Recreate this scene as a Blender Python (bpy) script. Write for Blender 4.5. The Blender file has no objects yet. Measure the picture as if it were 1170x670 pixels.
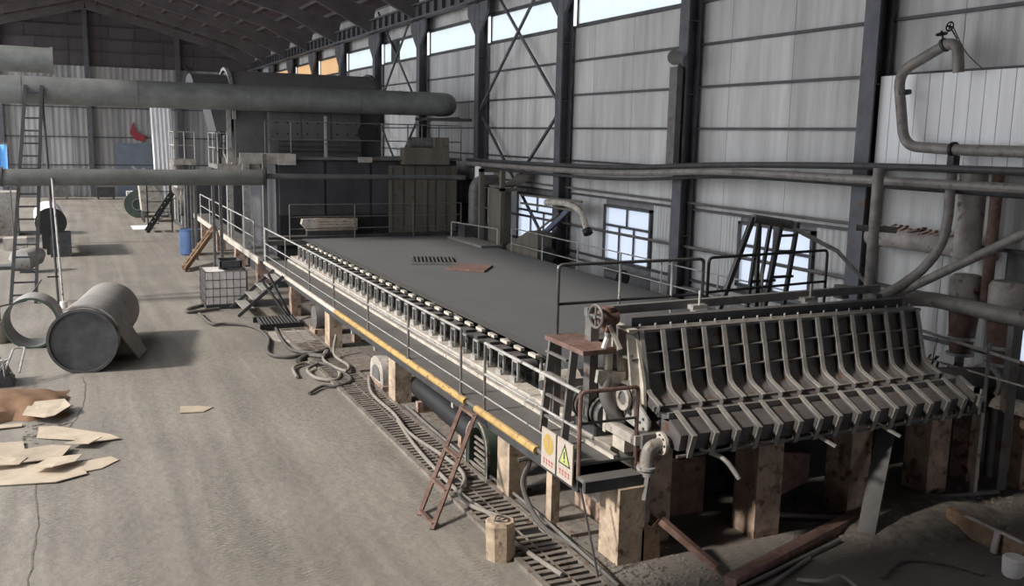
import bpy, math, random
from mathutils import Vector, Matrix
random.seed(7)
PI = math.pi
S = bpy.context.scene
COL = S.collection

# ------------------------------------------------------------------ camera
cam = bpy.data.cameras.new('camera'); co = bpy.data.objects.new('camera', cam); COL.objects.link(co)
cam.sensor_width = 36.0; cam.lens = 1082.6 / 1170 * 36.0; cam.clip_end = 400
def cam_matrix(pitch, yaw, roll, loc):
    p, y, r = (math.radians(a) for a in (pitch, yaw, roll))
    f = Vector((math.sin(y)*math.cos(p), math.cos(y)*math.cos(p), -math.sin(p)))
    rt = Vector((math.cos(y), -math.sin(y), 0)); up = rt.cross(f)
    r2 = rt*math.cos(r) + up*math.sin(r); u2 = up*math.cos(r) - rt*math.sin(r)
    m = Matrix((r2, u2, -f)).transposed().to_4x4(); m.translation = loc
    return m
co.matrix_world = cam_matrix(9.414, 24.983, 1.184, Vector((0, 0, 5.0)))
S.camera = co

# ------------------------------------------------------------------ world, sun, exposure
w = bpy.data.worlds.new('sky'); S.world = w; w.use_nodes = True
nt = w.node_tree; nt.nodes.clear()
bg = nt.nodes.new('ShaderNodeBackground'); out = nt.nodes.new('ShaderNodeOutputWorld')
tc = nt.nodes.new('ShaderNodeTexCoord'); sp = nt.nodes.new('ShaderNodeSeparateXYZ')
rp = nt.nodes.new('ShaderNodeValToRGB')
rp.color_ramp.elements[0].position = 0.0; rp.color_ramp.elements[0].color = (0.42, 0.41, 0.40, 1)
rp.color_ramp.elements[1].position = 0.55; rp.color_ramp.elements[1].color = (0.92, 0.95, 1.0, 1)
mr = nt.nodes.new('ShaderNodeMapRange'); mr.inputs[1].default_value = -1; mr.inputs[2].default_value = 1
nt.links.new(tc.outputs['Generated'], sp.inputs[0]); nt.links.new(sp.outputs[2], mr.inputs[0])
nt.links.new(mr.outputs[0], rp.inputs[0]); nt.links.new(rp.outputs[0], bg.inputs[0]); nt.links.new(bg.outputs[0], out.inputs[0])
bg.inputs[1].default_value = 1.6
sl = bpy.data.lights.new('sun', 'SUN'); so = bpy.data.objects.new('sun', sl); COL.objects.link(so)
sl.energy = 3.2; sl.angle = math.radians(5); sl.color = (1.0, 0.93, 0.84)
e = math.radians(35)
so.rotation_euler = Vector((-math.cos(e), -0.02, math.sin(e))).to_track_quat('Z', 'Y').to_euler()
so.location = (-10, 10, 15)
S.view_settings.view_transform = 'Standard'; S.view_settings.look = 'None'
S.view_settings.gamma = 1; S.view_settings.exposure = 0.6; S.view_settings.use_curve_mapping = False

# ------------------------------------------------------------------ materials
MATS = {}
def mat(name, col, rough=0.7, metal=0.0, var=0.25, scale=3.0, dust=0.0, bump=0.0, rust=0.0, streak=False, rnd=0.0, dustcol=(0.36, 0.33, 0.30)):
    if name in MATS: return MATS[name]
    m = bpy.data.materials.new(name); m.use_nodes = True; n = m.node_tree.nodes; l = m.node_tree.links
    b = n['Principled BSDF']; b.inputs['Roughness'].default_value = rough; b.inputs['Metallic'].default_value = metal
    g = n.new('ShaderNodeNewGeometry')
    mp = n.new('ShaderNodeMapping'); l.new(g.outputs['Position'], mp.inputs[0])
    mp.inputs['Scale'].default_value = (scale, scale, scale*0.12) if streak else (scale,)*3
    no = n.new('ShaderNodeTexNoise'); no.inputs['Scale'].default_value = 1.0; no.inputs['Detail'].default_value = 6
    no.inputs['Roughness'].default_value = 0.65; l.new(mp.outputs[0], no.inputs['Vector'])
    r = n.new('ShaderNodeMapRange'); r.inputs[1].default_value = 0.3; r.inputs[2].default_value = 0.7
    r.inputs[3].default_value = 1-var; r.inputs[4].default_value = 1+var; l.new(no.outputs[0], r.inputs[0])
    mx = n.new('ShaderNodeMix'); mx.data_type = 'RGBA'; mx.blend_type = 'MULTIPLY'; mx.inputs[0].default_value = 1
    mx.inputs[6].default_value = (*col, 1); l.new(r.outputs[0], mx.inputs[7]); cur = mx.outputs[2]
    if rnd:
        oi = n.new('ShaderNodeObjectInfo'); rr = n.new('ShaderNodeMapRange'); rr.inputs[3].default_value = 1-rnd; rr.inputs[4].default_value = 1+rnd
        l.new(oi.outputs['Random'], rr.inputs[0]); m2 = n.new('ShaderNodeMix'); m2.data_type = 'RGBA'; m2.blend_type = 'MULTIPLY'; m2.inputs[0].default_value = 1
        l.new(cur, m2.inputs[6]); l.new(rr.outputs[0], m2.inputs[7]); cur = m2.outputs[2]
    if rust:
        n2 = n.new('ShaderNodeTexNoise'); n2.inputs['Scale'].default_value = scale*2.2; n2.inputs['Detail'].default_value = 8; l.new(g.outputs['Position'], n2.inputs['Vector'])
        r2 = n.new('ShaderNodeMapRange'); r2.inputs[1].default_value = 0.62-rust*0.3; r2.inputs[2].default_value = 0.72-rust*0.2; l.new(n2.outputs[0], r2.inputs[0])
        m3 = n.new('ShaderNodeMix'); m3.data_type = 'RGBA'; l.new(r2.outputs[0], m3.inputs[0]); l.new(cur, m3.inputs[6]); m3.inputs[7].default_value = (0.13, 0.07, 0.045, 1); cur = m3.outputs[2]
    if dust:
        sx = n.new('ShaderNodeSeparateXYZ'); l.new(g.outputs['Normal'], sx.inputs[0])
        r3 = n.new('ShaderNodeMapRange'); r3.inputs[1].default_value = 0.3; r3.inputs[2].default_value = 1.0; r3.inputs[4].default_value = dust; l.new(sx.outputs[2], r3.inputs[0])
        m4 = n.new('ShaderNodeMix'); m4.data_type = 'RGBA'; l.new(r3.outputs[0], m4.inputs[0]); l.new(cur, m4.inputs[6]); m4.inputs[7].default_value = (*dustcol, 1); cur = m4.outputs[2]
    l.new(cur, b.inputs['Base Color'])
    if bump:
        bu = n.new('ShaderNodeBump'); bu.inputs['Strength'].default_value = bump; bu.inputs['Distance'].default_value = 0.02
        n3 = n.new('ShaderNodeTexNoise'); n3.inputs['Scale'].default_value = 14; n3.inputs['Detail'].default_value = 8; l.new(g.outputs['Position'], n3.inputs['Vector'])
        l.new(n3.outputs[0], bu.inputs['Height']); l.new(bu.outputs[0], b.inputs['Normal'])
    MATS[name] = m; return m

M_panel = mat('wall_sheet', (0.56, 0.555, 0.545), 0.6, 0, 0.25, 1.6, bump=0.1, streak=True, rnd=0.07)
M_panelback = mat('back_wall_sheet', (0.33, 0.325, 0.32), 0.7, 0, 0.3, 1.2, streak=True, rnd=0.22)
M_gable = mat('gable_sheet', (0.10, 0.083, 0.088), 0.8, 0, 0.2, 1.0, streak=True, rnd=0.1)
M_wallback = mat('wall_backing', (0.20, 0.20, 0.20), 0.8)
M_col = mat('column_steel', (0.105, 0.107, 0.122), 0.6, 0.2, 0.3, 2.0, rust=0.05)
M_girt = mat('girt_steel', (0.085, 0.085, 0.09), 0.6, 0.3, 0.3, 3)
M_roof = mat('roof_sheet', (0.085, 0.058, 0.066), 0.85, 0, 0.3, 0.7)
M_purlin = mat('purlin_steel', (0.125, 0.11, 0.112), 0.7, 0.1, 0.3, 1.0)
M_dark = mat('dark_steel', (0.06, 0.06, 0.063), 0.6, 0.3, 0.35, 4, dust=0.25)
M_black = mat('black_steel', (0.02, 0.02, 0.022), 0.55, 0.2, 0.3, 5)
M_mid = mat('grey_steel', (0.15, 0.145, 0.14), 0.6, 0.25, 0.3, 3, dust=0.3, rust=0.1)
M_light = mat('galvanised_steel', (0.42, 0.41, 0.39), 0.5, 0.35, 0.25, 4, rust=0.08)
M_cream = mat('cream_paint', (0.50, 0.46, 0.40), 0.6, 0, 0.3, 4, dust=0.2, rust=0.04)
M_yellow = mat('yellow_paint', (0.46, 0.30, 0.10), 0.55, 0, 0.25, 5, dust=0.15, rust=0.18)
M_concrete = mat('concrete', (0.39, 0.305, 0.225), 0.9, 0, 0.5, 3, bump=0.6, rust=0.04)
M_concdark = mat('stained_concrete', (0.36, 0.26, 0.205), 0.9, 0, 0.4, 3, bump=0.6, rust=0.3)
M_deck = mat('deck_plate', (0.125, 0.120, 0.114), 0.75, 0.1, 0.2, 1.5, bump=0.2)
M_felt = mat('felt', (0.098, 0.100, 0.104), 0.95, 0, 0.08, 0.6)
M_head = mat('headbox_steel', (0.125, 0.118, 0.118), 0.55, 0.3, 0.35, 3, dust=0.12, rust=0.1, dustcol=(0.26, 0.24, 0.22))
M_rib = mat('rib_steel', (0.36, 0.34, 0.315), 0.5, 0.3, 0.3, 5)
M_pipe = mat('green_grey_pipe', (0.20, 0.208, 0.20), 0.5, 0.2, 0.3, 1.8, dust=0.35, dustcol=(0.24, 0.245, 0.235))
M_pipeg = mat('grey_pipe', (0.25, 0.23, 0.215), 0.6, 0.15, 0.35, 4, dust=0.25, rust=0.05)
M_hood = mat('hood_steel', (0.062, 0.063, 0.070), 0.6, 0.2, 0.35, 1.2, dust=0.2)
M_hoodpan = mat('hood_panel', (0.12, 0.118, 0.118), 0.6, 0.2, 0.3, 1.2, dust=0.3)
M_white = mat('white_sheet', (0.90, 0.90, 0.92), 0.5, 0, 0.12, 2, streak=True, rnd=0.05)
M_duct = mat('duct_sheet', (0.40, 0.36, 0.335), 0.7, 0.05, 0.3, 3, rust=0.05)
M_rustp = mat('rusty_plate', (0.17, 0.105, 0.09), 0.8, 0.1, 0.4, 4, rust=0.4)
M_tote = mat('tote_plastic', (0.72, 0.68, 0.66), 0.5, 0, 0.2, 3)
M_blue = mat('blue_plastic', (0.06, 0.11, 0.24), 0.45, 0, 0.2, 3)
M_tarp = mat('blue_tarp', (0.12, 0.36, 0.75), 0.6, 0, 0.2, 3)
M_green = mat('green_paint', (0.03, 0.048, 0.036), 0.6, 0, 0.3, 3, dust=0.2)
M_red = mat('red_paint', (0.33, 0.04, 0.05), 0.5, 0, 0.25, 4, dust=0.1)
M_wood = mat('old_wood', (0.24, 0.16, 0.10), 0.85, 0, 0.35, 8, rust=0.2)
M_card = mat('cardboard', (0.44, 0.365, 0.28), 0.9, 0, 0.15, 3, rnd=0.12)
M_bag = mat('brown_paper', (0.22, 0.125, 0.07), 0.85, 0, 0.2, 4, rnd=0.1)
M_hose = mat('hose_rubber', (0.06, 0.055, 0.052), 0.6, 0, 0.3, 6, dust=0.2)
M_hosel = mat('pale_hose', (0.22, 0.20, 0.175), 0.7, 0, 0.2, 6, dust=0.2)
M_sheetm = mat('dusty_tube', (0.25, 0.24, 0.23), 0.65, 0.1, 0.2, 2, dust=0.3, rust=0.05)
M_slat = mat('grating_steel', (0.22, 0.195, 0.17), 0.7, 0.2, 0.35, 5, rust=0.15)
M_signw = mat('sign_white', (0.44, 0.39, 0.34), 0.6, 0, 0.1, 6)
M_signy = mat('sign_yellow', (0.42, 0.30, 0.07), 0.6, 0, 0.1, 6)
M_signg = mat('sign_yellow_green', (0.42, 0.46, 0.16), 0.6, 0, 0.1, 6)
M_signr = mat('sign_red', (0.50, 0.10, 0.10), 0.6, 0, 0.1, 6)
M_debris = mat('debris', (0.13, 0.115, 0.10), 0.95, 0, 0.5, 6, bump=0.8)
M_aged = mat('aged_cladding', (0.15, 0.135, 0.11), 0.75, 0.1, 0.35, 2.5, rust=0.05, streak=True)
M_ledge = mat('ledge_paint', (0.38, 0.35, 0.315), 0.65, 0, 0.35, 4, rust=0.05, dust=0.1)
M_bluegrey = mat('door_blue', (0.17, 0.20, 0.25), 0.6, 0, 0.15, 2)
M_stain = mat('blue_grey_steel', (0.10, 0.11, 0.16), 0.5, 0.3, 0.2, 4, dust=0.2)

def glass_mat(nm, tint):
    m = bpy.data.materials.new(nm); m.use_nodes = True; n = m.node_tree.nodes; l = m.node_tree.links
    n.remove(n['Principled BSDF']); o = n['Material Output']
    t = n.new('ShaderNodeBsdfTransparent'); t.inputs[0].default_value = (*tint, 1)
    tr = n.new('ShaderNodeBsdfTranslucent'); tr.inputs[0].default_value = (0.9, 0.92, 0.92, 1)
    gl = n.new('ShaderNodeBsdfGlossy'); gl.inputs[1].default_value = 0.15
    a = n.new('ShaderNodeMixShader'); a.inputs[0].default_value = 0.3; l.new(t.outputs[0], a.inputs[1]); l.new(tr.outputs[0], a.inputs[2])
    b = n.new('ShaderNodeMixShader'); b.inputs[0].default_value = 0.06; l.new(a.outputs[0], b.inputs[1]); l.new(gl.outputs[0], b.inputs[2])
    l.new(b.outputs[0], o.inputs[0]); return m
M_glass = glass_mat('hazy_glass', (0.62, 0.66, 0.66)); M_glass2 = glass_mat('dirty_glass', (0.56, 0.60, 0.68)); M_glass3 = glass_mat('sunlit_amber_glass', (0.62, 0.40, 0.18))

def floor_mat():
    m = bpy.data.materials.new('dusty_concrete_floor'); m.use_nodes = True; n = m.node_tree.nodes; l = m.node_tree.links
    b = n['Principled BSDF']; b.inputs['Roughness'].default_value = 0.9
    g = n.new('ShaderNodeNewGeometry')
    def noise(sc, det=5, scale=(1, 1, 1), dist=0.0):
        mp = n.new('ShaderNodeMapping'); mp.inputs['Scale'].default_value = scale; l.new(g.outputs['Position'], mp.inputs[0])
        t = n.new('ShaderNodeTexNoise'); t.inputs['Scale'].default_value = sc; t.inputs['Detail'].default_value = det; t.inputs['Distortion'].default_value = dist
        l.new(mp.outputs[0], t.inputs['Vector']); return t.outputs[0]
    def ramp(x, a, b_, c, d):
        r = n.new('ShaderNodeMapRange'); r.inputs[1].default_value = a; r.inputs[2].default_value = b_; r.inputs[3].default_value = c; r.inputs[4].default_value = d; l.new(x, r.inputs[0]); return r.outputs[0]
    def mul(a, c):
        r = n.new('ShaderNodeMath'); r.operation = 'MULTIPLY'; l.new(a, r.inputs[0])
        if isinstance(c, float): r.inputs[1].default_value = c
        else: l.new(c, r.inputs[1])
        return r.outputs[0]
    big = ramp(noise(0.35, 6), 0.3, 0.7, 0.86, 1.12)
    tracks = ramp(noise(1.0, 4, (2.6, 0.10, 1), 0.6), 0.36, 0.64, 0.87, 1.12)
    fine = ramp(noise(5, 8), 0.3, 0.7, 0.92, 1.06)
    wv0 = n.new('ShaderNodeTexWave'); wv0.bands_direction = 'Y'; wv0.inputs['Scale'].default_value = 4.2; wv0.inputs['Distortion'].default_value = 7; wv0.inputs['Detail'].default_value = 2; wv0.inputs['Detail Scale'].default_value = 1.6
    l.new(g.outputs['Position'], wv0.inputs['Vector'])
    pat0 = ramp(noise(0.55, 3, (1.5, 0.5, 1)), 0.46, 0.6, 0.0, 0.16)
    sub = n.new('ShaderNodeMath'); sub.operation = 'SUBTRACT'; sub.inputs[0].default_value = 1.05; l.new(mul(wv0.outputs[1], pat0), sub.inputs[1])
    f = mul(mul(mul(big, tracks), fine), sub.outputs[0])
    mx = n.new('ShaderNodeMix'); mx.data_type = 'RGBA'; mx.blend_type = 'MULTIPLY'; mx.inputs[0].default_value = 1
    mx.inputs[6].default_value = (0.212, 0.192, 0.166, 1); l.new(f, mx.inputs[7])
    # darker ground under and in front of the machine (x > 5)
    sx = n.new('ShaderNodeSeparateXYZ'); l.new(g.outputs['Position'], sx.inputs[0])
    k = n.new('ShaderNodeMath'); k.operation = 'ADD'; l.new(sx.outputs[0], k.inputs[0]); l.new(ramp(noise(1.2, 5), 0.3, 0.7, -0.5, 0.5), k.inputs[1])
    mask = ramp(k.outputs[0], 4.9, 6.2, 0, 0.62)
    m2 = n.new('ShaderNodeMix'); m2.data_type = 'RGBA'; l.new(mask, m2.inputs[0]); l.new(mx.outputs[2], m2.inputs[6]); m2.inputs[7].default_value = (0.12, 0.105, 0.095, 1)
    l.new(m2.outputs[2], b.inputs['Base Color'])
    # tyre tread ripples, broken into patches
    wv = n.new('ShaderNodeTexWave'); wv.bands_direction = 'Y'; wv.inputs['Scale'].default_value = 4.2; wv.inputs['Distortion'].default_value = 7; wv.inputs['Detail'].default_value = 2; wv.inputs['Detail Scale'].default_value = 1.6
    l.new(g.outputs['Position'], wv.inputs['Vector'])
    patch = ramp(noise(0.55, 3, (1.5, 0.5, 1)), 0.46, 0.6, 0.0, 1.0)
    h = mul(wv.outputs[1], patch)
    ad = n.new('ShaderNodeMath'); ad.operation = 'ADD'; l.new(mul(h, 0.35), ad.inputs[0]); l.new(mul(noise(7, 8), 1.0), ad.inputs[1])
    bu = n.new('ShaderNodeBump'); bu.inputs['Strength'].default_value = 0.55; bu.inputs['Distance'].default_value = 0.035
    l.new(ad.outputs[0], bu.inputs['Height']); l.new(bu.outputs[0], b.inputs['Normal'])
    return m
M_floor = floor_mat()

# ------------------------------------------------------------------ mesh builder
ORG = {}
def V(*a): return Vector(a)
JOINED = {'bolts', 'bolt_heads', 'bolt_holes', 'studs', 'exclamation_mark', 'red_lettering', 'cage', 'torn_lagging', 'handwheel'}
class MB:
    def __init__(s): s.v = []; s.f = []; s.cut = []
    def add(s, vs, fs):
        o = len(s.v); s.cut.append((len(s.v), len(s.f))); s.v += [Vector(p) for p in vs]; s.f += [tuple(i+o for i in f) for f in fs]; return s
    def bx(s, x0, x1, y0, y1, z0, z1):
        return s.add([(x, y, z) for x in (x0, x1) for y in (y0, y1) for z in (z0, z1)],
                     [(0,1,3,2), (4,6,7,5), (0,4,5,1), (2,3,7,6), (0,2,6,4), (1,5,7,3)])
    def bar(s, p, q, w, h=None, up=(0, 0, 1)):
        p = Vector(p); q = Vector(q); h = w if h is None else h
        d = (q-p).normalized(); u = Vector(up)
        if abs(d.dot(u)) > 0.98: u = Vector((1, 0, 0))
        a = d.cross(u).normalized()*w/2; b = a.cross(d).normalized()*h/2
        vs = [c + i*a + j*b for c in (p, q) for i, j in ((-1,-1), (1,-1), (1,1), (-1,1))]
        return s.add(vs, [(3,2,1,0), (4,5,6,7), (0,1,5,4), (1,2,6,5), (2,3,7,6), (3,0,4,7)])
    def tube(s, pts, r, n=10, caps=True):
        pts = [Vector(p) for p in pts]; k = len(pts)
        rs = r if isinstance(r, (list, tuple)) else [r]*k
        t = [(pts[min(i+1, k-1)]-pts[max(i-1, 0)]).normalized() for i in range(k)]
        a = t[0].orthogonal().normalized(); o = len(s.v); s.cut.append((len(s.v), len(s.f)))
        for i in range(k):
            a = (a - t[i]*a.dot(t[i])).normalized(); b = t[i].cross(a)
            for j in range(n):
                an = 2*PI*j/n; s.v.append(pts[i] + (a*math.cos(an)+b*math.sin(an))*rs[i])
        for i in range(k-1):
            for j in range(n):
                j2 = (j+1) % n; s.f.append((o+i*n+j, o+i*n+j2, o+(i+1)*n+j2, o+(i+1)*n+j))
        if caps:
            s.f.append(tuple(o+j for j in range(n-1, -1, -1))); s.f.append(tuple(o+(k-1)*n+j for j in range(n)))
        return s
    def cyl(s, p, q, r, n=16): return s.tube([p, q], r, n)
    def ring(s, p, q, ro, ri, n=32):     # open-ended tube with wall thickness
        p = Vector(p); q = Vector(q); d = (q-p).normalized(); a = d.orthogonal().normalized(); b = d.cross(a); o = len(s.v); s.cut.append((len(s.v), len(s.f)))
        for c, r in ((p, ro), (q, ro), (q, ri), (p, ri)):
            for j in range(n):
                an = 2*PI*j/n; s.v.append(c + (a*math.cos(an)+b*math.sin(an))*r)
        for i in range(4):
            for j in range(n):
                j2 = (j+1) % n; s.f.append((o+i*n+j, o+i*n+j2, o+((i+1) % 4)*n+j2, o+((i+1) % 4)*n+j))
        return s
    def prism(s, poly, axis, a0, a1):    # poly in the two other axes
        def mk(u, v, a): return (a, u, v) if axis == 'x' else ((u, a, v) if axis == 'y' else (u, v, a))
        n = len(poly); vs = [mk(u, v, a0) for u, v in poly] + [mk(u, v, a1) for u, v in poly]
        return s.add(vs, [tuple(range(n-1, -1, -1)), tuple(range(n, 2*n))] + [(i, (i+1) % n, n+(i+1) % n, n+i) for i in range(n)])
    def build(s, name, material, parent=None, kind=None, smooth=True, label=None, origin=None):
        if parent is not None and len(s.cut) > 1 and name not in JOINED:
            cut = s.cut + [(len(s.v), len(s.f))]; bb = []
            for (a, _), (b, _) in zip(cut, cut[1:]):
                q = s.v[a:b]; bb.append([f(p[i] for p in q) for f in (min, max) for i in range(3)])
            n = len(bb); g = list(range(n))
            def find(i):
                while g[i] != i: i = g[i]
                return i
            for i in range(n):
                for j in range(i):
                    if all(bb[i][k] <= bb[j][k+3]+0.004 and bb[j][k] <= bb[i][k+3]+0.004 for k in range(3)): g[find(i)] = find(j)
            roots = sorted(set(find(i) for i in range(n)))
            if len(roots) > 1:
                last = None
                for r in roots:
                    m = MB()
                    for i in range(n):
                        if find(i) != r: continue
                        (va, fa), (vb, fb) = cut[i], cut[i+1]; o = len(m.v)
                        m.v += s.v[va:vb]; m.f += [tuple(k-va+o for k in f) for f in s.f[fa:fb]]
                    last = m.build(name, material, parent, kind, smooth, label, origin)
                return last
        if origin is not None: org = Vector(origin)
        elif parent is not None: org = ORG[parent.name]
        else:
            xs = [p.x for p in s.v]; ys = [p.y for p in s.v]; zs = [p.z for p in s.v]
            org = Vector(((min(xs)+max(xs))/2, (min(ys)+max(ys))/2, min(zs)))
        me = bpy.data.meshes.new(name); me.from_pydata([p-org for p in s.v], [], s.f); me.validate()
        if smooth:
            me.polygons.foreach_set('use_smooth', [True]*len(me.polygons)); me.set_sharp_from_angle(angle=math.radians(35))
        import bmesh
        bm = bmesh.new(); bm.from_mesh(me); bmesh.ops.recalc_face_normals(bm, faces=bm.faces); bm.to_mesh(me); bm.free()
        me.materials.append(material)
        ob = bpy.data.objects.new(name, me); COL.objects.link(ob)
        if parent is not None: ob.parent = parent
        else: ob.location = org
        ORG[ob.name] = org
        if kind: ob['kind'] = kind
        if label: ob['label'] = label
        return ob
def bend(pts, rad=0.2, n=6):              # rounds the corners of a path
    pts = [Vector(p) for p in pts]; o = [pts[0]]
    for i in range(1, len(pts)-1):
        a, b, c = pts[i-1], pts[i], pts[i+1]
        r = min(rad, (a-b).length*0.49, (c-b).length*0.49)
        p = b + (a-b).normalized()*r; q = b + (c-b).normalized()*r
        for k in range(n+1):
            t = k/n; o.append(p*(1-t)**2 + b*2*t*(1-t) + q*t*t)
    o.append(pts[-1]); return o
def spline(pts, n=8):
    pts = [Vector(p) for p in pts]; P = [pts[0]]+pts+[pts[-1]]; o = []
    for i in range(1, len(P)-2):
        for k in range(n):
            t = k/n; a, b, c, d = P[i-1:i+3]
            o.append(0.5*((2*b)+(c-a)*t+(2*a-5*b+4*c-d)*t*t+(3*b-a-3*c+d)*t**3))
    o.append(pts[-1]); return o
def thing(name, label, cat, loc, group=None):
    o = bpy.data.objects.new(name, None); COL.objects.link(o); o.location = loc; o.empty_display_size = 0.2
    o['label'] = label; o['category'] = cat
    if group: o['group'] = group
    ORG[o.name] = Vector(loc); return o
def tag(o, label, cat, group=None, kind=None):
    o['label'] = label; o['category'] = cat
    if group: o['group'] = group
    if kind: o['kind'] = kind
    return o
def copy_tree(o, parent=None):
    c = o.copy(); COL.objects.link(c)
    if parent is not None: c.parent = parent
    ORG[c.name] = ORG[o.name]
    for ch in list(o.children): copy_tree(ch, c)
    return c
def dup(o, loc, label=None):
    c = copy_tree(o); c.location = loc
    if label: c['label'] = label
    ORG[c.name] = Vector(loc); return c
def shared(proto, name, loc, parent, scale=None):
    o = bpy.data.objects.new(name, proto); COL.objects.link(o); o.parent = parent
    o.location = Vector(loc) - ORG[parent.name]
    if scale: o.scale = scale
    ORG[o.name] = Vector(loc); return o

# ================================================================== SETTING
def grid_minus(ax, at_, t, us, vs, holes):
    mb = MB()
    for i in range(len(us)-1):
        for j in range(len(vs)-1):
            u = (us[i]+us[i+1])/2; v = (vs[j]+vs[j+1])/2
            if any(a < u < b and c < v < d for a, b, c, d in holes): continue
            if ax == 'x': mb.bx(at_, at_+t, us[i], us[i+1], vs[j], vs[j+1])
            else: mb.bx(us[i], us[i+1], at_, at_+t, vs[j], vs[j+1])
    return mb
YB, RIDX, RIDZ, EAVE, XL = 76.0, 1.43, 13.6, 10.6, -6.0
def roofz(x): return RIDZ - 0.258*abs(x-RIDX)
# floor
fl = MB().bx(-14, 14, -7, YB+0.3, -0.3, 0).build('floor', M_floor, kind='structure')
# floor cracks, thin open joints filled with dark dirt
for pts in (((-0.62, 9.5), (-0.66, 11), (-0.6, 12.5), (-0.66, 14.4)), ((-0.30, 16.8), (-0.05, 18), (0.05, 19.5), (0.0, 20.6))):
    mb = MB(); P = spline([(x, y, 0.003) for x, y in pts], 6)
    vs = []; fs = []
    for i, p in enumerate(P):
        ww = 0.006 + 0.009*random.random(); ox = random.uniform(-0.02, 0.02)
        vs += [(p.x+ox-ww, p.y, 0.004), (p.x+ox+ww, p.y, 0.004)]
        if i: fs.append((2*i-2, 2*i-1, 2*i+1, 2*i))
    mb.add(vs, fs).build('crack', M_debris, parent=fl)

COLY = [12.62 + 0.03, 18.2, 24.2, 30.2, 36.2, 42.2, 48.2, 54.2, 60.2, 66.2, 72.2]
wins = [(19.8, 22.1, 1.75, 3.25), (24.75, 27.6, 1.75, 3.25), (14.1, 16.4, 1.9, 3.3), (9.2, 9.95, 1.7, 2.6)]
ROWS = [0, 0.9, 1.78, 2.52, 3.42, 4.35, 5.25, 6.17, 7.1, 8.03]
EDG = 18.45
holes = list(wins) + [(EDG, YB, 8.03, 8.95)]
us = sorted(set([5.0, YB] + [h[0] for h in holes] + [h[1] for h in holes])); vs = sorted(set([0, 10.6] + [h[2] for h in holes] + [h[3] for h in holes]))
wr = grid_minus('x', 13.06, 0.08, us, vs, holes).build('wall_right', M_wallback, kind='structure', origin=(13.06, 30, 0))
# corrugated sheets, unit width 1.98
def sheet_mesh(wd, ht, name, m, ribs=6, d=0.022):
    mb = MB(); n = ribs*4; vs = []; fs = []
    for i in range(n+1):
        y = wd*i/n; o = -d if (i % 4) in (1, 2) else 0.0
        vs += [(o, y, 0), (o, y, ht)]
        if i: fs.append((2*i-2, 2*i-1, 2*i+1, 2*i))
    me = bpy.data.meshes.new(name); me.from_pydata(vs, [], fs); me.materials.append(m); return me
PW = 1.98
row_defs = [(ROWS[i], ROWS[i+1]) for i in range(9)] + [(8.03, 8.95), (8.97, 10.5)]
protos = {}
for z0, z1 in row_defs:
    y = 5.2; k = 0
    me = sheet_mesh(PW-0.012, z1-z0-0.01, 'wall_sheet', M_panel, 6)
    while y < YB-0.1:
        hits = [h for h in holes if h[0] < y+PW-0.05 and h[1] > y+0.05 and h[2] < z1-0.02 and h[3] > z0+0.02]
        if not hits:
            shared(me, 'wall_sheet', (13.045, y, z0+0.005), wr)
        else:
            segs = [(y, y+PW-0.012)]
            for h in hits:
                ns = []
                for a, b in segs:
                    if h[0] > a: ns.append((a, min(b, h[0])))
                    if h[1] < b: ns.append((max(a, h[1]), b))
                segs = ns
            for a, b in segs:
                if b-a > 0.1:
                    shared(me, 'wall_sheet', (13.045, a, z0+0.005), wr, (1, (b-a)/(PW-0.012), 1))
        y += PW
# girts
for z in ROWS[1:] + [8.97]:
    if z > 8.0: y0 = 5.2
    else: y0 = 5.2
    segs = [(y0, YB)]
    for h in wins:
        if h[2]+0.05 < z < h[3]-0.05 and abs(z-2.52) > 0.1: segs = [s for a, b in segs for s in ((a, h[0]), (h[1], b)) if s[1]-s[0] > 0.05 and s[0] >= a-1e-6 and s[1] <= b+1e-6]
    for a, b in segs: MB().bx(12.93, 13.02, a, b, z-0.026, z+0.026).build('girt', M_girt, parent=wr)
# columns with knees
def column(y):
    mb = MB()
    for x0, x1 in ((12.58, 12.62), (12.88, 12.92)): mb.bx(x0, x1, y-0.17, y+0.17, 0, 9.9)
    mb.bx(12.62, 12.88, y-0.02, y+0.02, 0, 9.9)
    for z in (1.2, 2.8, 4.4, 6.0, 7.6): mb.bx(12.62, 12.88, y-0.16, y+0.16, z, z+0.02)
    c = mb.build('column', M_col, parent=wr)
    if y > 18.5:
        k = MB()
        for sgn in (-1, 1): k.prism([(y+sgn*0.2, 8.35), (y+sgn*0.85, 9.0), (y+sgn*0.85, 9.35), (y+sgn*0.2, 9.35)], 'x', 12.58, 12.66)
        k.build('knee_plate', M_col, parent=c)
for y in COLY: column(y)
def xbrace(y0, y1, z0, z1, x=12.75, r=0.035):
    for a, b in (((x, y0, z0), (x, y1, z1)), ((x-0.08, y1, z0), (x-0.08, y0, z1))):
        MB().bar(a, b, 0.07, 0.07).build('brace', M_col, parent=wr)
xbrace(24.4, 30.0, 5.9, 10.3); xbrace(24.4, 30.0, 1.4, 5.6); xbrace(36.4, 42.0, 5.9, 10.3); xbrace(36.4, 42.0, 1.4, 5.6)
# eaves runway girder with stiffeners
g = MB().bx(12.30, 12.62, 28, YB-0.5, 9.35, 9.42).bx(12.30, 12.62, 28, YB-0.5, 9.86, 9.93).bx(12.44, 12.47, 28, YB-0.5, 9.42, 9.86).build('eaves_girder', M_col, parent=wr)
sm = MB().bx(-0.13, 0, -0.03, 0.03, 0, 0.44).build('stiffener', M_girt, parent=g, origin=(0, 0, 0)); sm.location = V(12.44, 28.6, 9.42)-ORG[wr.name]
k = 1
while 28.6+k*0.85 < YB-1:
    shared(sm.data, 'stiffener', (12.44, 28.6+k*0.85, 9.42), g); k += 1
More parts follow.
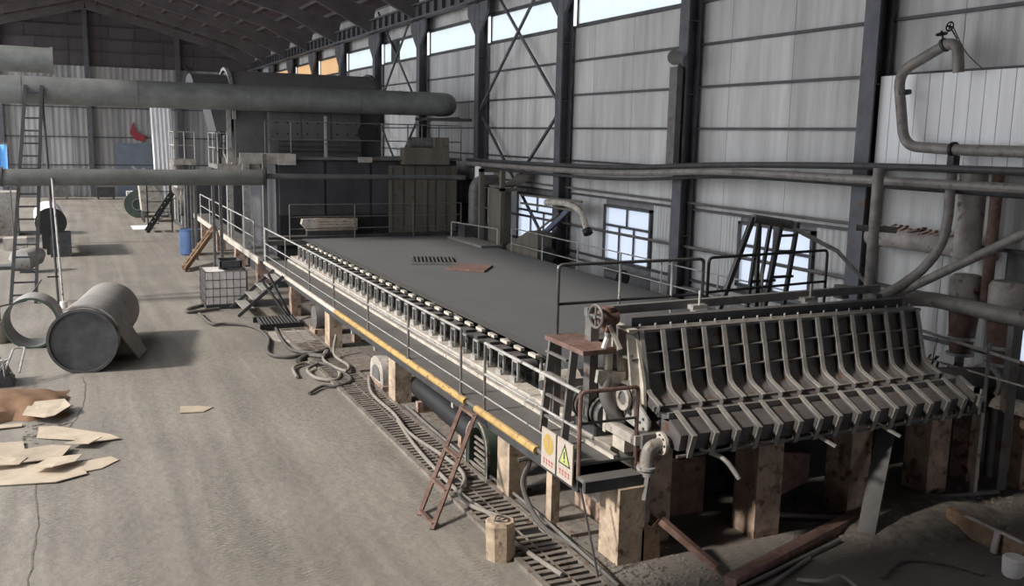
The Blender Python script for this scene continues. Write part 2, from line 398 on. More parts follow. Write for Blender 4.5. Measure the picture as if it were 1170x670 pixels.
# clerestory windows, one per bay
wi = 1
for a, b in zip(COLY[1:], COLY[2:]+[YB-0.2]):
    y0, y1 = a+0.22, b-0.22
    wn = MB()
    for q in (8.05, 8.90): wn.bx(12.98, 13.05, y0, y1, q, q+0.05)
    for q in (y0, y1-0.06): wn.bx(12.98, 13.05, q, q+0.06, 8.1, 8.9)
    f = wn.build('window_%d' % wi, M_girt, kind='structure'); wi += 1
    n = 3
    for i in range(n):
        p0 = y0+0.06+(y1-y0-0.12)*i/n; p1 = y0+0.06+(y1-y0-0.12)*(i+1)/n
        MB().bx(13.01, 13.02, p0, p1, 8.1, 8.9).build('pane', M_glass3 if 48 < a < 61 else M_glass, parent=f)  # amber tint puts warm sunlight colour into the far panes
    if b == 42.2: MB().bx(12.80, 12.97, 39.6, 40.3, 8.05, 8.9).build('vent_flap', M_dark, parent=f)
# low windows
for (y0, y1, z0, z1), nsp in zip(wins, (3, 3, 2, 2)):
    wn = MB()
    for q in (z0, z1-0.07): wn.bx(12.96, 13.06, y0, y1, q, q+0.07)
    for q in (y0, y1-0.08): wn.bx(12.96, 13.06, q, q+0.08, z0, z1)
    wn.bx(12.97, 13.05, y0, y1, z0+(z1-z0)*0.62, z0+(z1-z0)*0.62+0.06)
    f = wn.build('window_%d' % wi, M_girt, kind='structure'); wi += 1
    zm = z0+(z1-z0)*0.62
    for (a, b, kk) in ((z0+0.07, zm, nsp), (zm+0.06, z1-0.07, 2)):
        for i in range(kk):
            p0 = y0+0.08+(y1-y0-0.16)*i/kk; p1 = y0+0.08+(y1-y0-0.16)*(i+1)/kk
            MB().bx(13.0, 13.01, p0, p1, a, b).build('pane', M_glass2, parent=f)
            if i: MB().bx(12.98, 13.04, p0-0.03, p0+0.03, a, b).build('mullion', M_girt, parent=f)
# back wall
us = [XL, 13.14]; 
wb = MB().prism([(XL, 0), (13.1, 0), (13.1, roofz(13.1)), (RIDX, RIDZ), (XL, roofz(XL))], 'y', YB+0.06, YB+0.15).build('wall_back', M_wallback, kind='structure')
BR = [0, 2.3, 4.3, 6.4, 8.25, 9.35]
bw = 1.58
for j in range(5):
    x = XL+0.1; me = None
    while x < 12.9:
        mb = MB(); n = 16; 
        vs = []; fs = []
        if me is None:
            for i in range(n+1):
                o = -0.03 if (i % 4) in (1, 2) else 0.0
                vs += [(bw*0.985*i/n, o, 0), (bw*0.985*i/n, o, BR[j+1]-BR[j]-0.03)]
                if i: fs.append((2*i-2, 2*i-1, 2*i+1, 2*i))
            me = bpy.data.meshes.new('wall_sheet'); me.from_pydata(vs, [], fs); me.materials.append(M_panelback)
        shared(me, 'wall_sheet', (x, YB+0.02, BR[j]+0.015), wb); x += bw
zz = [9.35, 10.3, 11.2, 12.1, 13.0]
for j in range(5):
    z0 = zz[j]; z1 = zz[j+1] if j < 4 else 13.55
    hw = (RIDZ-0.15-z0)/0.258; hw1 = max((RIDZ-0.15-z1)/0.258, 0.0)
    n = 9 if j < 3 else 5
    x0, x1 = max(XL, RIDX-hw), min(13.05, RIDX+hw)
    for i in range(n):
        a = x0+(x1-x0)*i/n; b = x0+(x1-x0)*(i+1)/n-0.04
        ta, tb = min(z1-0.04, roofz(a)-0.15), min(z1-0.04, roofz(b)-0.15)
        if ta <= z0+0.02 and tb <= z0+0.02: continue
        poly = [(a, z0), (b, z0), (b, max(tb, z0+0.01)), (a, max(ta, z0+0.01))]
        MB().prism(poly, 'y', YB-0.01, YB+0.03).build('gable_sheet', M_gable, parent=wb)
for z in BR[1:]+zz[1:]:
    hw = min((RIDZ-0.1-z)/0.258, 20)
    MB().bx(max(XL, RIDX-hw), min(13, RIDX+hw), YB-0.14, YB-0.05, z-0.04, z+0.04).build('girt', M_girt, parent=wb)
for x in (-4.2, RIDX, 7.6):
    MB().bx(x-0.16, x+0.16, YB-0.55, YB-0.15, 0, roofz(x)-0.3).build('column', M_col, parent=wb)
MB().bar((8.0, YB-0.3, 9.6), (11.2, YB-0.3, 6.6), 0.12).build('brace', M_col, parent=wb)
MB().bx(3.1, 5.6, YB-0.12, YB-0.06, 0, 3.9).build('door_1', M_bluegrey, kind='structure')
# roof: two slopes, rafters and purlins
def slope(xa, xb, name, y0, y1):
    n = 10
    mb = MB(); za, zb = roofz(xa), roofz(xb)
    mb.add([(xa, y0, za), (xb, y0, zb), (xb, y1, zb), (xa, y1, za), (xa, y0, za+0.1), (xb, y0, zb+0.1), (xb, y1, zb+0.1), (xa, y1, za+0.1)],
           [(0,1,2,3), (7,6,5,4), (0,4,5,1), (1,5,6,2), (2,6,7,3), (3,7,4,0)])
    return mb.build(name, M_roof, kind='structure')
cr = slope(RIDX, 13.25, 'ceiling', -6.5, YB+0.2)
cl = slope(XL, RIDX, 'ceiling', 28, YB+0.2)
cl2 = slope(-4.2, RIDX, 'ceiling', -6.5, 28)  # unseen near roof added for shade, left edge cut short to admit sun
for i in range(9):
    x = 2.1+i*1.25
    MB().bar((x, 28, roofz(x)-0.1), (x, YB, roofz(x)-0.1), 0.07, 0.16).build('purlin', M_purlin, parent=cr)
for i in range(5):
    x = 0.6-i*1.35
    MB().bar((x, 28, roofz(x)-0.1), (x, YB, roofz(x)-0.1), 0.07, 0.16).build('purlin', M_purlin, parent=cl)
for y in COLY[3:]:
    MB().bar((RIDX, y, roofz(RIDX)-0.45), (12.6, y, roofz(12.6)-0.55), 0.22, 0.5).build('rafter', M_purlin, parent=cr)
    MB().bar((RIDX, y, roofz(RIDX)-0.45), (XL, y, roofz(XL)-0.5), 0.22, 0.5).build('rafter', M_purlin, parent=cl)
    MB().prism([(12.6, 9.3), (12.6, 10.2), (9.4, 11.1), (9.4, 10.9)], 'y', y-0.1, y+0.1).build('haunch', M_purlin, parent=cr)
# near end: unseen left and rear walls added to shade floor and headbox
MB().bx(-3.15, -3.0, -6.5, 8.35, 0, 11.7).build('shade_wall_left', M_panelback, kind='structure')
MB().prism([(-3.0, 0), (5.0, 0), (5.0, 3.2), (11.0, 3.2), (11.0, 0), (13.1, 0), (13.1, 10.55), (RIDX, 13.5), (-3.0, 12.4)], 'y', -6.5, -6.35).build('shade_wall_front', M_panelback, kind='structure')  # doorway gap added to let some light onto the headbox front
MB().bx(13.0, 13.14, -6.35, 5.0, 0, 10.6).build('wall_right', M_panel, kind='structure')

# trench beside the machine: kerbs plus one slat after another
tr = MB().bx(4.56, 4.64, 8.3, 24.2, 0, 0.05).build('trim_1', M_slat, kind='structure')
MB().bx(5.24, 5.32, 8.3, 24.2, 0, 0.05).build('side_rail', M_slat, parent=tr)
MB().bx(4.93, 4.95, 8.3, 24.2, 0.03, 0.05).build('centre_rail', M_slat, parent=tr)
MB().bx(4.64, 5.24, 8.3, 24.2, 0.0, 0.012).build('channel', M_black, parent=tr)
sm = None; y = 8.45; k = 0
while y < 24.1:
    if not (12.1 < y < 12.3 or 10.2 < y < 10.25):
        if sm is None: o = MB().bx(-0.29, 0.29, -0.036, 0.036, 0, 0.03).build('slat', M_slat, parent=tr, origin=(0, 0, 0)); sm = o.data; o.location = V(4.94, y, 0.012)-ORG[tr.name]
        else:
            o = shared(sm, 'slat', (4.94, y, 0.012+random.uniform(0, .008)), tr); o.rotation_euler = (0, 0, random.uniform(-0.05, 0.05))
    y += 0.135

# ================================================================== MACHINE
# ---- near walkway
DZ = 1.08
wk = thing('steel_walkway', 'long grey steel walkway with yellow edge beam and handrail, beside the flat grey felt', 'walkway', (5.7, 19, 0))
mb = MB().bx(5.22, 6.02, 9.28, 29.0, DZ-0.05, DZ).bx(5.22, 5.96, 9.10, 9.6, DZ-0.05, DZ); mb.build('deck_plate', M_deck, wk)
MB().tube([(5.22, 10.35, DZ-0.03), (5.22, 12.35, DZ-0.03)], 0.055, 10).tube([(5.22, 12.75, DZ-0.03), (5.22, 20.5, DZ-0.03)], 0.055, 10).build('edge_beam', M_yellow, wk)
MB().tube([(5.22, 20.5, DZ-0.03), (5.22, 29, DZ-0.03)], 0.055, 10).build('edge_beam', M_cream, wk, label='cream far stretch of edge beam')
MB().bx(5.24, 5.30, 9.3, 29, DZ-0.22, DZ-0.07).build('side_channel', M_dark, wk)
MB().bx(5.2, 5.96, 9.05, 9.10, DZ-0.14, DZ).build('end_channel', M_dark, wk)
MB().bx(5.9, 5.96, 9.6, 29, DZ, DZ+0.06).build('toe_board', M_cream, wk)
for y in (12.11, 13.03, 15.52, 18.02, 20.74, 23.15, 26.0, 29.0):
    p = MB().tube([(5.24, y, DZ-0.05), (5.24, y, DZ+1.02)], 0.022, 8)
    if y in (13.03, 15.52): p.tube([(5.24, y, DZ-0.05), (5.24, y, DZ+0.04)], 0.045, 8)
    p.build('rail_post', M_mid, wk)
MB().tube([(5.24, 29, DZ+0.02), (5.24, 29, DZ+1.0)], 0.03, 8).build('rail_post', M_light, wk)
MB().tube([(5.24, 13.03, DZ+1.02), (5.24, 29.0, DZ+1.02)], 0.022, 8).build('top_rail', M_light, wk)
MB().tube([(5.24, 13.03, DZ+0.56), (5.24, 29.0, DZ+0.56)], 0.016, 8).build('middle_rail', M_light, wk)
MB().tube([(5.24, 9.30, DZ+1.0), (5.24, 12.11, DZ+1.0)], 0.024, 8).build('top_rail', M_light, wk)
MB().tube([(5.24, 9.30, DZ+0.55), (5.24, 12.11, DZ+0.55)], 0.018, 8).build('middle_rail', M_light, wk)
MB().tube([(5.24, 10.1, DZ+0.22), (5.24, 12.11, DZ+0.22), (5.24, 29, DZ+0.2)], 0.012, 6).build('cable', M_light, wk)
MB().tube(bend([(5.24, 9.3, DZ-0.05), (5.24, 9.3, DZ+1.0), (6.02, 9.3, DZ+1.0), (6.02, 9.3, DZ-0.1)], 0.06), 0.026, 8).build('end_rail', M_rustp, wk, label='rust brown end rail loop')
MB().tube([(5.24, 9.3, DZ+0.62), (6.02, 9.3, DZ+0.62)], 0.018, 8).tube([(5.24, 9.3, DZ+0.12), (6.02, 9.3, DZ+0.12)], 0.018, 8).build('end_rail_bar', M_dark, wk)
# signs on the end of the walkway side
def sign(y0, y1, label, kind):
    t = thing('warning_sign', label, 'sign', (5.19, (y0+y1)/2, DZ-0.1), 'warning signs on the walkway side')
    MB().bx(5.175, 5.195, y0, y1, DZ-0.14, DZ+0.36).build('sign_plate', M_signw, t)
    c = (y0+y1)/2; z = DZ+0.18; x = 5.172
    if kind == 'round':
        n = 24
        MB().add([(x, c+0.13*math.cos(2*PI*i/n), z+0.13*math.sin(2*PI*i/n)) for i in range(n)], [tuple(range(n))]).build('yellow_disc', M_signy, t)
        MB().bx(x-0.003, x, c-0.016, c+0.016, z-0.02, z+0.08).bx(x-0.003, x, c-0.016, c+0.016, z-0.075, z-0.045).build('exclamation_mark', M_concdark, t)
    else:
        MB().add([(x, c-0.15, z-0.13), (x, c+0.15, z-0.13), (x, c, z+0.14)], [(0, 1, 2)]).build('triangle_border', M_black, t)
        MB().add([(x-0.002, c-0.12, z-0.112), (x-0.002, c+0.12, z-0.112), (x-0.002, c, z+0.10)], [(0, 1, 2)]).build('yellow_green_triangle', M_signg, t)
        MB().bx(x-0.006, x-0.003, c-0.01, c+0.01, z-0.05, z+0.04).bx(x-0.006, x-0.003, c-0.01, c+0.01, z-0.09, z-0.07).build('exclamation_mark', M_black, t)
    mk = MB(); n = 4
    for i in range(n):
        yy = y0+0.05+(y1-y0-0.1)*(i+0.5)/n
        mk.bx(x, x+0.001, yy-0.03, yy+0.03, DZ-0.035, DZ-0.025).bx(x, x+0.001, yy-0.006, yy+0.006, DZ-0.09, DZ-0.01).bx(x, x+0.001, yy-0.025, yy+0.025, DZ-0.075, DZ-0.067)
    mk.build('red_lettering', M_signr, t)
sign(9.76, 10.14, 'white sign with yellow round symbol and red lettering, left of the triangle sign', 'round')
sign(9.33, 9.72, 'white sign with yellow green warning triangle, at walkway corner post', 'tri')

# ---- far walkway with stair beyond it
w2 = thing('raised_walkway', 'cream edged raised walkway in the distance beyond the near walkway', 'walkway', (5.6, 38, 0))
MB().bx(5.25, 5.85, 29.05, 47, DZ-0.08, DZ-0.02).build('deck_plate', M_deck, w2)
MB().bx(5.19, 5.25, 30.0, 47, DZ-0.2, DZ).build('edge_beam', M_cream, w2)
for y in (30.9, 33.0, 35.6, 38.5, 41.5, 44.6):
    MB().tube([(5.24, y, DZ-0.08), (5.24, y, DZ+1.05)], 0.025, 8).build('rail_post', M_light, w2)
MB().tube(bend([(5.24, 30.9, DZ), (5.24, 30.9, DZ+1.05), (5.24, 44.6, DZ+1.05)], 0.1), 0.025, 8).build('top_rail', M_light, w2)
MB().tube([(5.24, 30.9, DZ+0.55), (5.24, 44.6, DZ+0.55)], 0.02, 8).build('middle_rail', M_light, w2)
for y in (31.5, 36, 41, 46): MB().bx(5.4, 5.75, y-0.2, y+0.2, 0, DZ-0.08).build('support', M_concdark, w2)
# timber stair to it
st = thing('timber_stair', 'brown wooden step ladder leaning up to the far walkway beside blue drum', 'stair', (4.3, 37, 0))
for dy in (-0.28, 0.28): MB().bar((3.5, 35.3+dy, 0.06), (5.15, 39.4+dy, 1.15), 0.07, 0.2).build('stringer', M_wood, st)
for i in range(6):
    t = (i+0.6)/6.5; c = V(3.5, 35.3, 0.05).lerp(V(5.15, 39.4, 1.15), t)
    MB().bx(c.x-0.14, c.x+0.14, c.y-0.28, c.y+0.28, c.z+0.02, c.z+0.06).build('step', M_wood, st)
# steel steps beside tote
ss = thing('steel_steps', 'steel steps with dark stringers between the white tote and the near walkway', 'stair', (4.6, 26.5, 0))
for k in range(4):
    MB().bx(4.05+0.27*k, 4.35+0.27*k, 25.9, 27.2, 0.22+0.24*k, 0.25+0.24*k).build('tread', M_light, ss)
for y in (25.88, 27.22): MB().bar((3.92, y, 0.04), (5.15, y, 1.08), 0.04, 0.09).build('stringer', M_dark, ss)
for k, (a, b) in enumerate((((4.55, 25.7, 1.0), (5.1, 24.7, 0.05)), ((4.75, 25.9, 1.15), (5.15, 24.9, 0.1)))):
    MB().bar(a, b, 0.05, 0.055).build('handrail', M_black, ss)

# ---- inner ledge and bearing units
lg = thing('side_beam', 'long cream painted beam running between walkway deck and bearing row', 'beam', (6.1, 20, 0))
MB().bx(6.02, 6.22, 11.0, 29.0, 0.92, 1.20).build('beam_body', M_ledge, lg)
MB().bx(5.99, 6.26, 11.0, 29.0, 1.20, 1.23).build('top_flange', M_cream, lg)
MB().bx(5.99, 6.26, 11.0, 29.0, 0.89, 0.92).build('bottom_flange', M_cream, lg)
for y in (13, 16, 19, 22, 25, 28): MB().bx(6.02, 6.2, y-0.12, y+0.12, 0, 0.89).build('beam_foot', M_concdark, lg)

def bearing(y):
    t = thing('roll_bearing', 'small steel bearing bracket in the long row under the felt edge', 'bearing', (6.3, y, 1.23), 'roll bearings along the felt edge')
    MB().bx(6.06, 6.20, y-0.10, y+0.10, 1.23, 1.27).bx(6.06, 6.12, y-0.09, y+0.09, 1.27, 1.32).build('foot', M_light, t)
    MB().bx(6.10, 6.13, y-0.12, y-0.095, 1.27, 1.56).bx(6.10, 6.13, y+0.07, y+0.095, 1.27, 1.56).bx(6.10, 6.13, y-0.12, y+0.095, 1.54, 1.57).build('bracket', M_light, t)
    MB().cyl((6.15, y, 1.47), (6.46, y, 1.47), 0.105, 14).build('roll_end', M_dark, t)
    MB().bx(6.36, 6.43, y-0.20, y+0.06, 1.62, 1.67).build('cap', M_cream, t)
    MB().bx(6.20, 6.38, y+0.13, y+0.30, 1.36, 1.60).build('block', M_dark, t)
    return t
b0 = bearing(12.95)
yy = 13.48
while yy < 28.7:
    dup(b0, (6.3, yy, 1.23)); yy += 0.53
# ---- forming table + felt
ft = thing('forming_table', 'dark steel trough and rolls carrying the wide grey felt', 'machine', (9, 20, 0))
MB().bx(6.62, 11.35, 12.6, 28.6, 0.45, 1.45).build('trough', M_black, ft)
for y in (14, 18, 22, 26):
    MB().bx(6.9, 7.3, y-0.2, y+0.2, 0, 0.45).bx(10.6, 11, y-0.2, y+0.2, 0, 0.45).build('foot', M_concdark, ft)
for k in range(14):
    y = 12.9+k*1.2
    MB().cyl((6.5, y, 1.565), (11.4, y, 1.565), 0.11, 12).build('table_roll', M_mid, ft)
MB().cyl((6.5, 12.1, 1.50), (11.5, 12.1, 1.50), 0.19, 20).build('breast_roll', M_dark, ft)
fe = MB()
poly = [(11.9, 1.5), (11.93, 1.62), (12.02, 1.69), (12.1, 1.705), (29.4, 1.705), (29.4, 1.685), (12.1, 1.69), (12.03, 1.675), (11.95, 1.61), (11.92, 1.5)]
fe.prism(poly, 'x', 6.45, 11.45)
fe.build('felt', M_felt, ft)
MB().bx(6.43, 6.6, 12.2, 29.3, 1.706, 1.712).build('felt_edge_shade', M_dark, ft, label='dark strip put in for the shade along the left edge')  # dark strip stands in for the shadow band on the felt
# things lying on the felt
ga = thing('slotted_panel', 'dark slotted panel lying flat on the far part of the felt', 'panel', (8.5, 23.2, 1.71))
for k in range(11): MB().bar((7.85+k*0.095, 22.85-k*0.035, 1.765), (8.2+k*0.095, 23.95-k*0.035, 1.765), 0.05, 0.03).build('slat', M_dark, ga)
MB().bar((7.78, 22.85, 1.74), (8.9, 22.44, 1.74), 0.06, 0.055).bar((8.15, 24.0, 1.74), (9.25, 23.6, 1.74), 0.06, 0.055).build('frame', M_mid, ga)
tag(MB().prism([(8.25, 21.65), (9.0, 22.35), (9.65, 21.9), (9.0, 20.95)], 'z', 1.712, 1.75).build('board', M_rustp), 'brown board lying on the felt beside the slotted panel', 'board')

# ---- headbox
HX0, HX1 = 6.36, 11.15
hb = thing('headbox', 'large dark ribbed steel headbox with rows of pale ribs across the machine end', 'machine', (8.75, 9.7, 0))
face = [(9.93, 2.60), (9.84, 2.30), (9.75, 1.98), (9.70, 1.87), (9.60, 1.79), (9.36, 1.70)]
back = [(y+0.06, z-0.01) for y, z in face]
MB().prism(face+[(9.36, 1.66), (9.64, 1.74), (9.75, 1.84), (9.81, 1.97), (9.90, 2.29), (9.99, 2.60)], 'x', HX0, HX1).build('wall_plate', M_head, hb)
MB().prism([(9.38, 1.71), (9.12, 1.72), (9.12, 1.66), (9.38, 1.65)], 'x', HX0, HX1).build('shelf_plate', M_head, hb)
MB().bx(HX0-.02, HX1+.05, 9.42, 9.46, 1.70, 1.76).bx(HX0-.02, HX1+.05, 9.10, 9.14, 1.70, 1.77).build('shelf_edge', M_mid, hb)
MB().prism([(9.12, 1.70), (8.86, 1.56), (8.90, 1.36), (9.6, 1.30), (9.7, 1.36), (9.3, 1.64)], 'x', HX0, HX1).build('lip_body', M_head, hb)
MB().bx(HX0-.03, HX1+.03, 9.84, 10.06, 2.60, 2.635).build('top_flange', M_mid, hb)
MB().bx(HX0, HX1, 10.0, 10.32, 1.45, 2.56).build('chamber', M_dark, hb)
MB().bx(HX0+0.05, HX1-0.05, 10.12, 10.26, 2.56, 2.74).build('top_channel', M_dark, hb)
def off(line, d):
    o = []
    for i, (y, z) in enumerate(line):
        a = line[max(i-1, 0)]; b = line[min(i+1, len(line)-1)]; dy, dz = b[0]-a[0], b[1]-a[1]; L = math.hypot(dy, dz)
        o.append((y+dz/L*d, z-dy/L*d))
    return o
outer = off(face, 0.085)
nr = 15
for i in range(nr+1):
    x = HX0+0.02 + (HX1-HX0-0.06)*i/nr
    MB().prism(face + outer[::-1], 'x', x-0.008, x+0.008).build('rib', M_head, hb)
    # pale flange strip running down the front edge of each rib
    o2 = off(face, 0.10)
    MB().prism(outer + o2[::-1], 'x', x-0.032, x+0.032).build('rib_flange', M_rib, hb)
for zf in (0.32, 0.64):
    a, b = face[0], face[2]; y, z = a[0]+(b[0]-a[0])*zf*1.25, a[1]+(b[1]-a[1])*zf*1.25
    MB().bx(HX0, HX1, y-0.095, y, z-0.008, z+0.008).build('stiffener_bar', M_mid, hb)
lo = [(9.12, 1.73), (8.84, 1.575), (8.88, 1.34)]
lo2 = [(9.13, 1.77), (8.74, 1.585), (8.83, 1.30)]
for i in range(nr+1):
    x = HX0+0.10 + (HX1-HX0)*i/nr
    MB().prism(lo + lo2[::-1], 'x', x-0.008, x+0.008).build('lip_rib', M_head, hb)
    o3 = [(9.135, 1.79), (8.722, 1.59), (8.815, 1.29)]
    MB().prism(lo2 + o3[::-1], 'x', x-0.034, x+0.034).build('lip_rib_flange', M_rib, hb)
MB().tube([(HX0-0.05, 8.86, 1.31), (HX1+0.05, 8.86, 1.31)], 0.022, 8).build('tie_rod', M_mid, hb)
hp = None
for i in range(21):
    x = HX0+0.1+i*0.232
    pth = [(x, 9.99, 2.62), (x, 9.99, 2.665), (x-0.01, 9.975, 2.68), (x-0.03, 9.96, 2.68), (x-0.04, 9.95, 2.66)]
    if hp is None: hp = MB().tube(pth, 0.011, 6).build('hook_pin', M_light, hb); hx = x
    else: shared(hp.data, 'hook_pin', V(x-hx, 0, 0)+ORG[hb.name], hb)
for x, y0 in ((8.4, 9.05), (9.5, 9.0)):
    MB().bar((x, 8.95, 1.36), (x+0.14, 8.62, 1.24), 0.05, 0.03).build('lever', M_light, hb)
MB().tube(bend([(6.75, 9.0, 1.32), (6.9, 8.7, 1.26), (7.0, 8.55, 1.05)], 0.1), [0.03]*9, 8).build('pull_handle', M_light, hb)
# left end frame
ef = MB().prism([(9.56, 1.5), (9.62, 2.0), (9.86, 2.63), (10.36, 2.66), (10.36, 1.45)], 'x', 6.30, 6.34).build('end_plate', M_cream, hb)
for (a, b, c, d) in ((9.86, 2.60, 9.60, 1.5), (10.08, 2.64, 9.98, 1.45), (10.20, 2.64, 10.16, 1.45), (10.37, 2.66, 10.37, 1.45)):
    MB().bar((6.24, a, b), (6.24, c, d), 0.035, 0.13, up=(1, 0, 0)).build('end_flange', M_ledge, hb)
for z in (1.95, 2.28): MB().bx(6.19, 6.30, 9.75, 10.36, z, z+0.02).build('end_web', M_mid, hb)
MB().bx(6.17, 6.31, 9.8, 10.38, 2.63, 2.66).build('end_cap', M_cream, hb)
MB().cyl((6.12, 9.78, 1.80), (6.34, 9.78, 1.80), 0.11, 20).build('port', M_mid, hb)
MB().ring((6.10, 9.78, 1.80), (6.14, 9.78, 1.80), 0.15, 0.09).build('port_flange', M_ledge, hb)
bp = MB().prism([(9.35, 1.42), (9.9, 1.5), (9.9, 1.75), (9.6, 1.80), (9.30, 1.62)], 'x', 6.20, 6.23).build('bolt_plate', M_light, hb)
bl = MB()
for y, z in ((9.42, 1.50), (9.5, 1.56), (9.62, 1.54), (9.72, 1.6), (9.84, 1.58), (9.56, 1.68), (9.7, 1.7), (9.84, 1.7), (9.43, 1.62)): bl.cyl((6.185, y, z), (6.205, y, z), 0.018, 8)
bl.build('bolt_heads', M_dark, bp)
hl = MB()
for y in (10.27, 10.04):
    for z in (1.6, 1.72, 1.84, 2.1, 2.2): hl.cyl((6.295, y, z), (6.302, y, z), 0.02, 8)
hl.build('bolt_holes', M_dark, hb)
MB().bx(6.05, 6.42, 9.2, 9.36, 1.32, 1.50).build('lifting_arm', M_mid, hb)
# right end
MB().prism([(8.76, 1.6), (8.84, 1.30), (9.7, 1.3), (10.3, 1.45), (10.3, 2.6), (9.93, 2.60), (9.75, 1.98), (9.6, 1.79), (9.13, 1.79)], 'x', HX1, HX1+0.04).build('end_plate', M_mid, hb)
MB().bx(11.2, 11.25, 8.72, 9.4, 1.62, 1.70).bx(11.2, 11.25, 8.74, 8.84, 1.33, 1.70).build('end_bracket', M_light, hb)
# headbox plinth pillars
for i, (x0, x1, yf, h, lab) in enumerate(((6.30, 6.62, 9.38, 1.30, 'tall brown concrete pillar under the left end of the headbox'), (7.65, 8.05, 9.0, 1.3, 'stained concrete pillar under the headbox, second from its left end'),
        (9.30, 9.66, 9.1, 1.3, 'stained concrete pillar under the headbox, third from its left end'), (11.0, 11.4, 9.3, 1.3, 'dark pillar under the right end of the headbox'))):
    o = MB().bx(x0, x1, yf, yf+0.45, 0, h).build('concrete_pillar', M_concdark); tag(o, lab, 'pillar', 'pillars under the headbox')
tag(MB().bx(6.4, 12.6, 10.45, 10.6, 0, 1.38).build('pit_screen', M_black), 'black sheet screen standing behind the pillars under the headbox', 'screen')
tag(MB().prism([(6.5, 0.0), (6.5, 0.75), (7.6, 0.8), (7.6, 0)], 'y', 10.0, 10.1).build('rusty_sheet', M_rustp), 'dull red brown ribbed panel between first two headbox pillars', 'panel')
tk = thing('tank', 'low rust red tank between second and third headbox pillars', 'tank', (8.7, 10.0, 0))
MB().prism([(8.15, 0.35), (8.25, 0.85), (9.2, 0.7), (9.2, 0.3), (8.7, 0.15)], 'y', 9.75, 10.3).build('shell', M_rustp, tk)
MB().bx(8.3, 9.1, 9.85, 10.2, 0, 0.3).build('foot', M_black, tk)
# ---- cross beam with clevises behind the headbox
cb = thing('cross_beam', 'square grey beam with two clevis brackets behind the headbox', 'beam', (8.6, 10.45, 2.3))
MB().bar((5.95, 10.5, 2.78), (11.0, 10.5, 2.84), 0.09, 0.11).build('beam', M_mid, cb)
for x in (7.62, 9.55):
    c = MB().bx(x-0.12, x+0.12, 10.33, 10.53, 2.74, 2.80).bx(x-0.10, x+0.10, 10.3, 10.42, 2.60, 2.74).build('clevis', M_light, cb)
    MB().cyl((x, 10.36, 2.5), (x, 10.36, 3.0), 0.015, 8).build('pin', M_light, c)
for x in (6.05, 10.95): MB().bx(x-0.06, x+0.06, 10.42, 10.58, 1.3, 2.76).build('stand', M_mid, cb)
# ---- rear catwalk and rails
rw = thing('rear_catwalk', 'catwalk with dark handrail loops crossing behind the headbox', 'walkway', (8.1, 11.2, 2.3))
MB().bx(5.68, 10.5, 10.75, 11.1, 2.30, 2.34).build('deck_plate', M_dark, rw)
for x in (5.8, 6.75, 7.6, 8.13): MB().tube([(x, 11, 2.3), (x, 11, 3.32)], 0.02, 8).build('rail_post', M_light, rw)
MB().tube(bend([(5.8, 11, 2.36), (5.8, 11, 3.33), (8.13, 11, 3.33), (8.13, 11, 2.36)], 0.08), 0.024, 8).build('top_rail', M_dark, rw)
MB().tube([(5.8, 11, 2.80), (8.13, 11, 2.82)], 0.02, 8).build('middle_rail', M_dark, rw)
for x in (9.2,): MB().tube([(x, 11, 2.3), (x, 11, 3.32)], 0.02, 8).build('rail_post', M_mid, rw)
MB().tube(bend([(8.22, 11, 2.36), (8.22, 11, 3.34), (10.42, 11, 3.38), (10.42, 11, 2.36)], 0.08), 0.022, 8).build('top_rail', M_black, rw)
MB().tube([(8.22, 11, 2.84), (10.42, 11, 2.9)], 0.02, 8).build('middle_rail', M_black, rw)
for x in (5.75, 10.45): MB().bx(x-0.05, x+0.05, 10.85, 10.95, 1.3, 2.3).build('leg', M_mid, rw)
# ---- access platform with ladder
ap = thing('access_platform', 'small rust brown platform table with ladder legs over the walkway end', 'platform', (5.8, 10.6, DZ))
MB().bx(5.62, 6.1, 9.95, 11.0, 2.34, 2.40).build('top_plate', M_rustp, ap)
for y0 in (10.35, 10.95):
    MB().bar((5.60, y0, DZ), (5.66, y0-0.1, 2.34), 0.05, 0.10).build('leg', M_mid, ap)
for z in (1.32, 1.62, 1.92, 2.2): MB().bar((5.61, 10.33, z), (5.61, 10.92, z), 0.04, 0.03).build('rung', M_mid, ap)
MB().bar((6.05, 10.05, 1.3), (6.05, 10.05, 2.34), 0.07).build('leg', M_cream, ap)
MB().bar((5.85, 10.0, 2.05), (6.25, 10.0, 2.0), 0.06, 0.16).build('brace', M_ledge, ap)
# ---- valve with handwheel
hv = thing('handwheel_valve', 'rust red gearbox with round handwheel on a bent arm left of the headbox', 'valve', (5.95, 10.0, 2.4))
MB().tube([(5.94, 10.0, 2.40), (6.02, 10.0, 2.62)], 0.04, 8).build('stem', M_light, hv)
MB().cyl((5.86, 10.0, 2.80), (6.10, 10.0, 2.80), 0.10, 16).bx(5.92, 6.05, 9.9, 10.1, 2.62, 2.80).cyl((5.98, 10, 2.8), (5.98, 10, 2.93), 0.08, 12).build('gearbox', M_rustp, hv)
def wheel(c, r, ax, rt=0.014):
    mb = MB(); c = Vector(c); ax = Vector(ax).normalized(); a = ax.orthogonal().normalized(); b = ax.cross(a); n = 24
    mb.tube([c+(a*math.cos(2*PI*i/n)+b*math.sin(2*PI*i/n))*r for i in range(n+1)], rt, 6, caps=False)
    for k in range(4):
        an = PI/4+k*PI/2; mb.tube([c, c+(a*math.cos(an)+b*math.sin(an))*r], rt*0.8, 6)
    mb.cyl(c-ax*0.03, c+ax*0.05, r*0.22, 10); return mb
wheel((5.80, 9.98, 2.82), 0.14, (1, 0.1, 0), 0.02).build('handwheel', M_mid, hv)
MB().bar((5.95, 9.92, 2.72), (6.1, 9.88, 2.42), 0.12, 0.04).build('arm', M_cream, hv)

